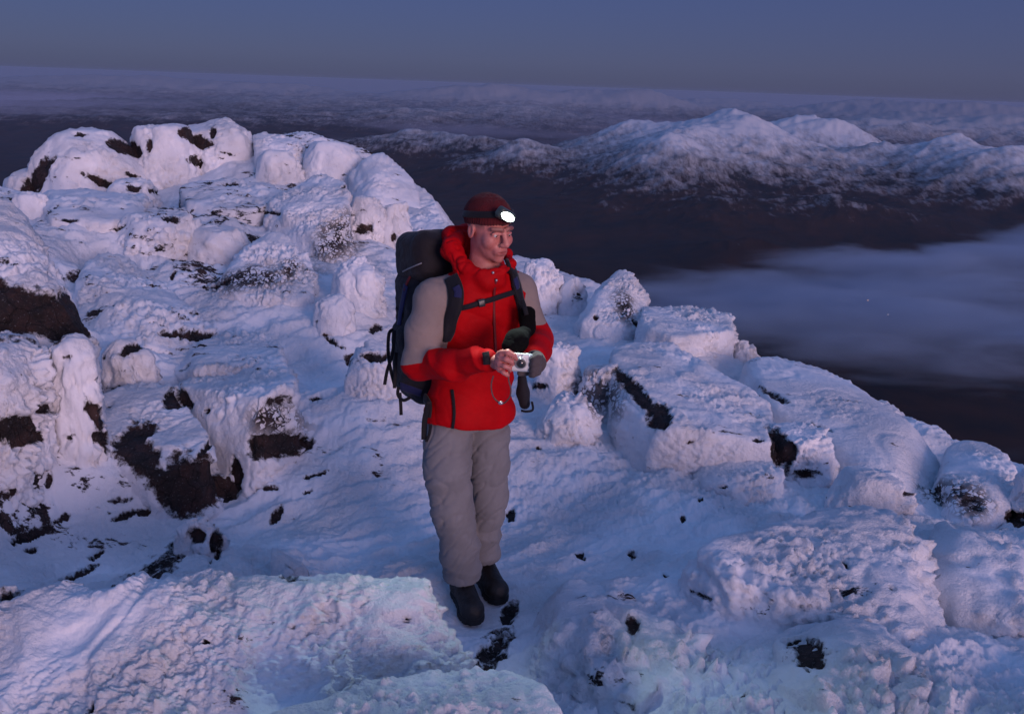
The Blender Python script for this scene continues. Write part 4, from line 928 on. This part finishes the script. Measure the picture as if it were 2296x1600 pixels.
# sleeve creases run round the arm
fa = np.minimum(seg_dist(jv, E_R, W_R)[0], 9); u_ = (jv-E_R)@((W_R-E_R)/np.linalg.norm(W_R-E_R))
fold += .006*sstep(.10, .07, fa)*(1-2*np.abs(np.sin(u_*15+jv[:, 2]*9+2.4*fbm(jv*5, 2, 98))))*sstep(-.05, .05, u_)
fold += .005*np.exp(-((jv[:, 2]-.98)/.08)**2)*(1-2*np.abs(np.sin(jv[:, 2]*22+jv[:, 0]*6+2*fbm(jv*4, 2, 99))))
fold += collar*(.008*cre(jv*9+3, 41, .3)+.006*cre(jv*17, 42, .3))
jv = jv+jn*fold[:, None]
M_J = cloth('jacket_shell', (.44, .0009, .004), bump=.3, rough=.7, sheen=0, second=(.27, .215, .195), attr='beige')
jk = part('jacket', jv, jf, [M_J], attrs=dict(beige=beige))
def on_jacket(x, y, lift=.004):
    """point on the front of the jacket behind a place in the photo"""
    return jtree_hit(x, y, lift)
_jt = BVHTree.FromPolygons([tuple(a) for a in jv], [tuple(a) for a in jf])
def jtree_hit(x, y, lift=.004, tree=None):
    d = Vector(ray(x, y)).normalized(); h = (tree or _jt).ray_cast(Vector(CAM), d)
    if h[0] is None: return None, None
    return np.array(h[0])+np.array(h[1])*lift, np.array(h[1])
def surf_line(px, lift=.004, tree=None):
    o = [jtree_hit(x, y, lift, tree) for x, y in px]; o = [a for a in o if a[0] is not None]
    return [a[0] for a in o], [a[1] for a in o]
def surf_strap(name, px, w, mat, lift=.006, par=None, th=.004, tree=None, base=None):
    p, n = surf_line(px, lift, tree)
    if len(p) < 2: print('strap misses', name, px); return par or jk
    v, f = ribbon(p, w, th, n); return part(name, v, f, [mat], par or jk, base)
surf_strap('pocket_zip', [(1014, 872), (1017, 900), (1018, 930), (1015, 958)], .012, M_BLACK)
surf_strap('front_zip', [(1110, 625), (1106, 660), (1107, 720), (1110, 790)], .010, simple('zip_tape', (.16, .003, .006), rough=.6))
surf_strap('cuff_tab', [(1089, 792), (1090, 802), (1091, 816)], .026, M_BLACK, lift=.008)
M_METAL = simple('metal_grey', (.45, .45, .48), rough=.35, metal=.8)
def studs(name, places, r, mat, par):
    vv = []
    iv, fi = ico(2)
    for x, y in places:
        p, n = jtree_hit(x, y, .004)
        if p is not None: vv.append((iv*r+p, fi))
    if vv: v, f = merge(*vv); part(name, v, f, [mat], par)
studs('press_stud', [(1104, 612)], .006, M_METAL, jk); studs('press_stud', [(1111, 628)], .006, M_METAL, jk); studs('zip_toggle', [(1016, 962)], .007, M_METAL, jk)

# --- hat, eyes
M_HAT = cloth('knit_wool', (.085, .012, .016), bump=.9, scale=220, rough=.95)
Hh = Solid(HC-.16, HC+.17, .0042)
Hh.ell(hd(0, .020, .046), (.088, .108, .090), .01, H3); Hh.half(hd(0, -.10, .040), H3@np.array([0, -.18, -1.0])); Hh.cap(hd(0, -.09, .05), hd(0, -.09, .05), .01, .01, .01)
Hh.ell(hd(0, .018, .006), (.072, .092, .05), .004, H3, op='cut')
hv, hf = Hh.skin(); hv = relax(hv, hf, 1); hn = vnormals(hv, hf); hq = (hv-HC)@H3; hv = hv+hn*(.0022*np.sin(np.arctan2(hq[:, 0], hq[:, 1])*46))[:, None]+hn*(.004*fbm(hv*16, 2, 4))[:, None]
part('woolly_hat', hv, hf, [M_HAT])
M_EYE = simple('eye_white', (.55, .50, .48), rough=.2); M_IRIS = simple('iris_dark', (.02, .015, .012), rough=.15)
for s_ in (-1, 1):
    iv, fi = ico(3); c_ = hd(s_*.031, -.081, .0005); e_ = part('eye', iv*.0118+c_, fi, [M_EYE])
    g_ = H3@np.array([.25, -1, -.15]); g_ /= np.linalg.norm(g_); part('iris', iv*.0056+c_+g_*.0072-H3@np.array([0, 0, .002]), fi, [M_IRIS], e_)
# ------------------------------------------------------------------ headlamp
def thing(name, label, cat, base):
    return tag(obj(name, None, loc=base), label, cat)
hb = hd(0, -.10, .07); hl = thing('headlamp', 'lit headlamp on a dark strap round the hiker hat', 'headlamp', hb)
def hpart(name, v, f, mats, par=None): return part(name, v, f, mats, par or hl, hb)
ring = []; nr = []
for k in range(41):
    a = 2*math.pi*k/40; x, y = .0905*math.sin(a), .020-.112*math.cos(a)
    z = .058+.026*math.cos(a); ring.append(hd(x, y, z)); nr.append(H3@np.array([math.sin(a), -math.cos(a), .25]))
v, f = ribbon(ring, .026, .004, nr, sub=2); hpart('strap', v, f, [M_BLACK])
LC = hd(-.016, -.108, .090); L3 = H3@np.array(Matrix.Rotation(math.radians(14), 3, 'X'))@np.array(Matrix.Rotation(math.radians(27), 3, 'Y'))
S = Solid(LC-.075, LC+.075, .0026); S.ell(LC+L3@np.array([0, -.006, 0]), (.043, .018, .022), .004, L3, box=.012); S.ell(LC+L3@np.array([0, .010, -.012]), (.026, .008, .016), .006, L3, box=.006)
S.ell(LC+L3@np.array([0, -.026, 0]), (.038, .006, .0165), .001, L3, op='cut')
v, f = S.skin(); hpart('lamp_housing', relax(v, f, 1), f, [simple('lamp_plastic', (.05, .07, .06), rough=.4)])
lens_c = LC+L3@np.array([0, -.0235, 0])
S = Solid(LC-.06, LC+.06, .0022); S.ell(lens_c, (.0375, .006, .016), 0, L3)
v, f = S.skin(); ml, nt, b = new_mat('lit_lens'); b.inputs['Base Color'].default_value = (.9, 1, .95, 1); b.inputs['Emission Color'].default_value = (.82, 1.0, .90, 1); b.inputs['Emission Strength'].default_value = 18.0
hpart('lens', v, f, [ml])
ld = bpy.data.lights.new('headlamp_beam', 'SPOT'); ld.energy = 30.0; ld.color = (.84, 1.0, .91); ld.spot_size = math.radians(112); ld.spot_blend = .7; ld.shadow_soft_size = .02
lo = bpy.data.objects.new('headlamp_beam', ld); COL.objects.link(lo); lo.parent = hl
bd = Vector(H3@np.array([-.50, -1.0, -.45])).normalized(); lo.location = Vector(lens_c-hb)+bd*.035
lo.rotation_euler = (-bd).to_track_quat('Z', 'Y').to_euler()

# ------------------------------------------------------------------ compact camera
M_SIL = simple('camera_metal', (.62, .64, .64), rough=.35, metal=.35, var=.05); M_GLASS = simple('lens_glass', (.008, .009, .014), rough=.06, coat=1.0, var=.1); M_DARK = simple('dark_plastic', (.02, .02, .022), rough=.5)
dc = thing('compact_camera', 'small silver compact camera held in the hiker hands', 'camera', CAMC)
def cpart(name, v, f, mats, par=None): return part(name, v, f, mats, par or dc, CAMC)
S = Solid(CAMC-.07, CAMC+.07, .0022); S.ell(CAMC, (.042, .013, .034), 0, C3, box=.009); S.ell(cm_(-.012, -.012, .027), (.012, .004, .004), .001, C3, op='cut', box=.002)
v, f = S.skin(); cpart('camera_body', relax(v, f, 1), f, [M_SIL])
def disc(c, r, d, M, seg=40, inner=0.0, bev=.0015):
    prof = [(inner, 0), (r, 0), (r, -d+bev), (r-bev, -d), (inner, -d)] if inner else [(0, 0), (r, 0), (r, -d+bev), (r-bev, -d), (0, -d)]
    V = []; F = []; k = len(prof)
    for i in range(seg):
        a = 2*math.pi*i/seg
        for (q_, y_) in prof: V.append(c+M@np.array([q_*math.cos(a), y_, q_*math.sin(a)]))
    for i in range(seg):
        j = (i+1) % seg
        for a in range(k if inner else k-1):
            b_ = (a+1) % k; F.append((i*k+a, i*k+b_, j*k+b_, j*k+a))
    return np.array(V), np.array(F)
lcx = (-.002, .001)
v, f = disc(cm_(-.003, -.012, .001), .0225, .008, C3); lb = cpart('lens_barrel', v, f, [M_SIL])
v, f = disc(cm_(-.003, -.019, .001), .0185, .009, C3); cpart('lens_ring', v, f, [simple('lens_ring_grey', (.28, .29, .30), rough=.3, metal=.6)], lb)
v, f = disc(cm_(-.003, -.0275, .001), .0165, .0012, C3); cpart('lens_face', v, f, [M_DARK], lb)
v, f = disc(cm_(-.003, -.0285, .001), .0095, .0015, C3); cpart('lens_glass', v, f, [M_GLASS], lb)
v, f = disc(cm_(.028, -.012, .024), .005, .002, C3, 20); cpart('flash_window', v, f, [simple('flash_glass', (.8, .85, .85), rough=.2)])
v, f = disc(cm_(.020, .0, .033), .006, .003, C3@np.array(Matrix.Rotation(math.radians(-90), 3, 'X')), 20); cpart('shutter_button', v, f, [M_SIL])
st = [cm_(-.040, -.004, -.026), at(1140, 850, YB-.46), at(1145, 872, YB-.46), at(1142, 890, YB-.44), at(1128, 904, YB-.41), at(1114, 899, YB-.40), at(1104, 885, YB-.39), at(1101, 862, YB-.38), at(1106, 842, YB-.39)]
v, f = ribbon(st, .0055, .002, (0, -1, .2)); cpart('wrist_strap', v, f, [simple('strap_grey', (.13, .06, .06), rough=.8)])
v, f = ico(3); cpart('strap_slider', v*[.010, .006, .007]+at(1122, 903, YB-.412), f, [M_METAL])

# ------------------------------------------------------------------ gloves
gb = cm_(.064, .005, -.004)
M_GREY = cloth('grey_glove', (.085, .070, .072), bump=.6, rough=.9)
S = Solid(gb-.12, gb+.14, .0032)
S.cap(W_L, cm_(.062, .016, -.002), .040, .034, .02); S.ell(cm_(.058, .012, -.004), (.024, .024, .044), .015, C3)
for i, (z0, r0) in enumerate(((.026, .0125), (.006, .013), (-.015, .0125), (-.034, .011))):
    S.chain([cm_(.066, -.006, z0), cm_(.056, -.024, z0+.002), cm_(.044, -.026, z0-.005), cm_(.037, -.018, z0-.009)], [r0, r0, r0*.95, r0*.85], .004)
S.chain([cm_(.05, .02, -.03), cm_(.025, .022, -.040), cm_(.0, .012, -.044)], [.015, .013, .011], .008)
v, f = S.skin(); part('glove', relax(v, f, 1), f, [M_GREY])
mb = at(1150, 768, YB-.40); mt = thing('mitten', 'black mitten dangling above the silver camera', 'mitten', mb)
S = Solid(mb-.14, mb+.14, .004)
S.chain([at(1172, 748, YB-.30), at(1158, 765, YB-.35), at(1150, 778, YB-.37)], [.030, .042, .036], .02); S.cap(at(1143, 758, YB-.36), at(1133, 774, YB-.37), .017, .014, .012)
v, f = S.skin(); n = vnormals(v, f); part('mitten_shell', v+n*(.006*fbm(v*18, 3, 2))[:, None], f, [M_DK], mt, mb)
ub = at(1183, 712, YB-.1); ut = thing('pouch', 'soft black pouch clipped to the strap beside the left upper arm', 'pouch', ub)
S = Solid(ub-[.1, .16, .12], ub+[.1, .12, .12], .004); S.ell(at(1182, 716, YB-.115), (.031, .030, .050), 0, frame(math.radians(15), 0, math.radians(-6)), box=.022); S.cap(at(1176, 742, YB-.14), at(1184, 742, YB-.13), .022, .022, .02)
v, f = S.skin(); n = vnormals(v, f); part('pouch_bag', v+n*(.004*fbm(v*20, 3, 6))[:, None], f, [M_DK], ut, ub)
v, f = ribbon([at(1170, 672, YB-.12), at(1176, 690, YB-.15), at(1180, 706, YB-.155)], .018, .004, (0, -1, .1)); part('pouch_loop', v, f, [M_BLACK], ut, ub)

# ------------------------------------------------------------------ rucksack
BK = T3[:, 1]
M_PACK = cloth('pack_cloth', (.018, .017, .022), bump=.5, rough=.7); M_LID = cloth('pack_lid_cloth', (.016, .014, .018), bump=.6, rough=.65); M_BLUE = cloth('pack_blue', (.022, .025, .085), bump=.3, rough=.7); M_PIPE = simple('reflective_piping', (.22, .22, .24), rough=.4); M_PR = simple('pack_red', (.13, .006, .012), rough=.7)
kb = P(1045, 900, .0)+BK*.22; kt = thing('rucksack', 'dark rucksack with blue panels and loose straps on the hiker back', 'rucksack', kb)
def kpart(name, v, f, mats, par=None): return part(name, v, f, mats, par or kt, kb)
def bk(x, y, z): return np.array([CH[0], CH[1], 0])+T3@np.array([x, y, 0])+np.array([0, 0, z])
K3 = frame(TH, math.radians(-4))
S = Solid((-.80, YB-.25, .80), (.20, YB+.60, 1.52), .006)
S.ell(bk(-.05, .255, 1.17), (.165, .12, .27), .02, K3, box=.07); S.ell(bk(-.05, .25, .98), (.15, .11, .12), .04, K3, box=.06)
S.ell(bk(-.205, .25, 1.06), (.035, .075, .14), .02, K3, box=.03); S.ell(bk(.15, .24, 1.05), (.04, .075, .15), .02, K3, box=.03)
v, f = S.skin(); v = relax(v, f, 1); n = vnormals(v, f); z_ = np.stack([v[:, 0]*7, v[:, 1]*7, v[:, 2]*9], 1); v = v+n*(.008*(1-2*billow(z_, 3, 44)))[:, None]
pb = kpart('pack_body', v, f, [M_PACK]); _kt = BVHTree.FromPolygons([tuple(a) for a in v], [tuple(a) for a in f])
S = Solid((-.80, YB-.25, 1.34), (.20, YB+.60, 1.78), .006)
S.ell(bk(-.05, .235, 1.495), (.165, .13, .100), .02, frame(TH, math.radians(-10)), box=.06); S.ell(bk(-.06, .30, 1.45), (.13, .09, .07), .04, K3, box=.05); S.half(bk(0, .2, 1.37), (0, 0, -1))
v, f = S.skin(); v = relax(v, f, 1); n = vnormals(v, f); v = v+n*(.008*(1-2*billow(v*8, 3, 45)))[:, None]
pl_ = kpart('lid', v, f, [M_LID]); _lt = BVHTree.FromPolygons([tuple(a) for a in v], [tuple(a) for a in f])
def kstrap(name, px, w, mat, tree, par, lift=.005, th=.004):
    p, n = surf_line(px, lift, tree)
    if len(p) < 2: print('strap misses', name, px); return
    v, f = ribbon(p, w, th, n); kpart(name, v, f, [mat], par)
kstrap('piping', [(905, 608), (918, 602), (932, 596), (946, 590)], .005, M_PIPE, _lt, pl_)
kstrap('side_stripe', [(912, 640), (906, 670), (900, 700), (896, 730)], .030, M_BLUE, _kt, pb)
kstrap('red_trim', [(925, 612), (915, 632), (908, 650)], .012, M_PR, _kt, pb)
kstrap('compression_strap', [(890, 690), (896, 700), (905, 706)], .018, M_BLACK, _kt, pb)
kstrap('blue_panel', [(900, 865), (920, 872), (945, 880)], .035, M_BLUE, _kt, pb)
# shoulder harness over the jacket
def harness(name, px, w, mat, lift, par, th=.010): return surf_strap(name, px, w, mat, lift, par, th, None, kb)
s1 = harness('shoulder_strap', [(990, 588), (1003, 602), (1014, 625), (1022, 650), (1022, 680), (1013, 712), (1004, 742), (997, 762)], [.056, .060, .058, .052, .046, .036, .026, .020], M_BLACK, .010, kt, .014)
harness('strap_pad', [(1024, 644), (1028, 655), (1027, 668)], .030, M_BLUE, .020, s1, .006)
s2 = harness('shoulder_strap', [(1136, 592), (1146, 612), (1153, 640), (1160, 668), (1166, 695), (1170, 720)], [.046, .048, .046, .042, .036, .028], M_BLACK, .010, kt, .014)
harness('strap_pad', [(1143, 608), (1149, 630), (1152, 650)], .024, M_BLUE, .020, s2, .006)
cs = harness('chest_strap', [(1028, 690), (1050, 686), (1075, 678), (1100, 670), (1125, 662), (1150, 655)], .020, M_BLACK, .012, kt, .004)
harness('buckle', [(1070, 680), (1082, 676)], .030, simple('buckle_plastic', (.03, .03, .035), rough=.35), .018, cs, .010)
hb_ = harness('hip_belt', [(945, 888), (958, 890), (966, 910), (964, 935), (958, 956)], [.04, .035, .03, .026, .022], M_BLACK, .012, kt, .008)
harness('hip_belt', [(1156, 862), (1162, 880), (1160, 905)], [.03, .03, .026], M_BLACK, .012, kt, .008)
# loose webbing on the near side and below the belt
def loose(pts, w=.014):
    v, f = ribbon([at(x, y, YB+dy) for x, y, dy in pts], w, .002, (.3, -1, .1), 5); kpart('loose_strap', v, f, [M_BLACK])
loose([(882, 738, .08), (872, 748, .06), (870, 790, .05), (876, 830, .05), (884, 862, .05)]); loose([(884, 740, .07), (880, 790, .03), (868, 830, .04), (862, 862, .05)]); loose([(888, 790, .05), (886, 830, .03), (884, 870, .02)])
loose([(893, 868, .02), (892, 885, .0), (904, 897, -.02), (920, 890, -.02)]); loose([(896, 880, .0), (898, 905, .0), (899, 930, .0)]); loose([(962, 900, -.13), (952, 940, -.12), (950, 985, -.12)], .022); loose([(966, 950, -.14), (962, 972, -.13), (955, 990, -.12)], .012)
# hip pad and pole tail showing behind his left hip
S = Solid(P(1120, 960, .1)-[.1, .2, .1], P(1210, 820, .2)+[.1, .15, .1], .005); S.chain([P(1170, 848, .14), P(1172, 880, .14), P(1176, 905, .13)], [.020, .026, .024], .02)
v, f = S.skin(); kpart('hip_pad', relax(v, f, 1), f, [M_PACK])
loose([(1168, 920, .06), (1180, 922, .05), (1194, 918, .06), (1192, 900, .1)], .010)
# ------------------------------------------------------------------ air
def box_mesh(name, lo, hi, mats=()):
    x0, y0, z0 = lo; x1, y1, z1 = hi
    v = [(x0,y0,z0),(x1,y0,z0),(x1,y1,z0),(x0,y1,z0),(x0,y0,z1),(x1,y0,z1),(x1,y1,z1),(x0,y1,z1)]
    f = [(0,3,2,1),(4,5,6,7),(0,1,5,4),(1,2,6,5),(2,3,7,6),(3,0,4,7)]
    return mesh_np(name, v, f, mats, smooth=False)
def volume_mat(name, dens, col, aniso=0.0):
    m = bpy.data.materials.new(name); m.use_nodes = True; nt = m.node_tree; nt.nodes.clear()
    o = N(nt, 'ShaderNodeOutputMaterial'); v = N(nt, 'ShaderNodeVolumePrincipled')
    v.inputs['Density'].default_value = dens; v.inputs['Color'].default_value = (*col, 1); v.inputs['Anisotropy'].default_value = aniso
    L(nt, v.outputs[0], o.inputs['Volume']); return m, nt, v
HAZE_D = 1/75000.0
mh, _, _ = volume_mat('haze', HAZE_D, (.46, .60, .90))
haze = tag(obj('haze', box_mesh('haze', (-50000, -48000, float(fv[:, 2].min())-1), (50000, 50000, 30), [mh])), kind='stuff')

# a bank of valley fog below the right rim
cm, cnt, cv = volume_mat('fog', .02, (.44, .58, .78))
geo = N(cnt, 'ShaderNodeNewGeometry'); P = geo.outputs['Position']
mp = N(cnt, 'ShaderNodeMapping'); mp.inputs['Scale'].default_value = (.0012, .0032, .006); mp.inputs['Rotation'].default_value = (0, 0, math.radians(-14)); L(cnt, P, mp.inputs[0])
nz = N(cnt, 'ShaderNodeTexNoise', i_Scale=1.0, i_Detail=7.0, i_Roughness=.62, i_Distortion=.4); L(cnt, mp.outputs[0], nz.inputs['Vector'])
sp = N(cnt, 'ShaderNodeSeparateXYZ'); L(cnt, P, sp.inputs[0])
# plan: dense beyond a slanting near limit, ragged far limit
FA, FB, FC = at(1500, 620, 1), at(2295, 525, 1), at(1700, 760, 1)
CT = -520.0
def on_level(x, y, z):
    d = ray(x, y); t = (z-CAM[2])/d[2]; return (CAM+d*t)[:2]
p1, p2 = on_level(1480, 612, CT), on_level(2250, 520, CT)
e = p2-p1; e /= np.linalg.norm(e); nrm = np.array([e[1], -e[0]])
if nrm@p1 > 0: nrm = -nrm          # points back to the camera
def lin(name, nv, c0):
    d = N(cnt, 'ShaderNodeVectorMath', operation='DOT_PRODUCT'); d.inputs[1].default_value = (nv[0], nv[1], 0); L(cnt, P, d.inputs[0])
    a = N(cnt, 'ShaderNodeMath', operation='SUBTRACT', n1=float(c0)); L(cnt, d.outputs['Value'], a.inputs[0]); return a.outputs[0]
far_in = lin('far', nrm, nrm@p1)                      # metres inside the far limit
left_in = lin('left', e, e@p1)                        # metres right of the left end
q1 = on_level(1800, 960, CT); near_in = lin('near', -nrm, -nrm@q1)
def mapr(sock, a, b, c=0.0, d=1.0):
    m_ = N(cnt, 'ShaderNodeMapRange', i_From_Min=float(a), i_From_Max=float(b), i_To_Min=float(c), i_To_Max=float(d)); L(cnt, sock, m_.inputs['Value']); return m_.outputs[0]
def mul(a, b):
    m_ = N(cnt, 'ShaderNodeMath', operation='MULTIPLY'); L(cnt, a, m_.inputs[0]); L(cnt, b, m_.inputs[1]); return m_.outputs[0]
def addn(a, b):
    m_ = N(cnt, 'ShaderNodeMath', operation='ADD'); L(cnt, a, m_.inputs[0]); L(cnt, b, m_.inputs[1]); return m_.outputs[0]
mask = mul(mul(mapr(far_in, -120, 100), mapr(left_in, -700, 350)), mapr(near_in, -900, 1100))
prof = mul(mapr(sp.outputs['Z'], CT-190, CT-120), mapr(sp.outputs['Z'], CT+60, CT-30))
body = mul(mask, prof)
thr = addn(nz.outputs[0], mapr(body, 0, 1, -.66, -.36))
dn = mul(mapr(thr, 0.0, .20), mapr(body, 0.02, .25))
dd = N(cnt, 'ShaderNodeMath', operation='MULTIPLY', n1=.016); L(cnt, dn, dd.inputs[0]); L(cnt, dd.outputs[0], cv.inputs['Density'])
cm.cycles.volume_step_rate = 1.0
fog = tag(obj('fog_bank', box_mesh('fog_bank', (-900, 800, CT-200), (5200, 6000, CT+70), [cm])), kind='stuff')
scene.cycles.volume_step_rate = .35
scene.cycles.volume_max_steps = 256
print('fog limits', p1, p2, q1, nrm)

# two lamps of the village shining up through the fog
for nm, (x, y), st, cc, lb in (('village_lamp', (1945, 673), .7, (1, .42, .10), 'orange village lamp shining through the valley fog'), ('village_lamp', (1990, 705), .10, (1, .7, .45), 'faint pale village lamp below the orange one in the valley fog')):
    p = np.array([*on_level(x, y, CT+30), CT+30]); iv, fi = ico(2)
    m_, nt_, b_ = new_mat('lamp_glow'); b_.inputs['Emission Color'].default_value = (*cc, 1); b_.inputs['Emission Strength'].default_value = st
    tag(obj(nm, mesh_np(nm, iv*1.3, fi, [m_]), loc=p), lb, 'lamp', 'lamps of the village in the valley')

# soft sheets of low cloud among the far hills
m2, n2_, v2 = volume_mat('low_cloud', .001, (.52, .56, .72))
g2 = N(n2_, 'ShaderNodeNewGeometry'); mp2 = N(n2_, 'ShaderNodeMapping'); mp2.inputs['Scale'].default_value = (.00016, .00042, .0022); L(n2_, g2.outputs['Position'], mp2.inputs[0])
z2 = N(n2_, 'ShaderNodeTexNoise', i_Scale=1.0, i_Detail=4.0, i_Roughness=.55); L(n2_, mp2.outputs[0], z2.inputs['Vector'])
s2 = N(n2_, 'ShaderNodeSeparateXYZ'); L(n2_, g2.outputs['Position'], s2.inputs[0])
r2 = N(n2_, 'ShaderNodeMapRange', i_From_Min=.50, i_From_Max=.64, i_To_Max=.0011); L(n2_, z2.outputs[0], r2.inputs['Value'])
t2_ = N(n2_, 'ShaderNodeMapRange', i_From_Min=-420.0, i_From_Max=-560.0); L(n2_, s2.outputs['Z'], t2_.inputs['Value'])
k2 = N(n2_, 'ShaderNodeMath', operation='MULTIPLY'); L(n2_, r2.outputs[0], k2.inputs[0]); L(n2_, t2_.outputs[0], k2.inputs[1]); L(n2_, k2.outputs[0], v2.inputs['Density'])
tag(obj('cloud_layer', box_mesh('cloud_layer', (-24000, 11500, -760), (24000, 33000, -420), [m2])), kind='stuff')
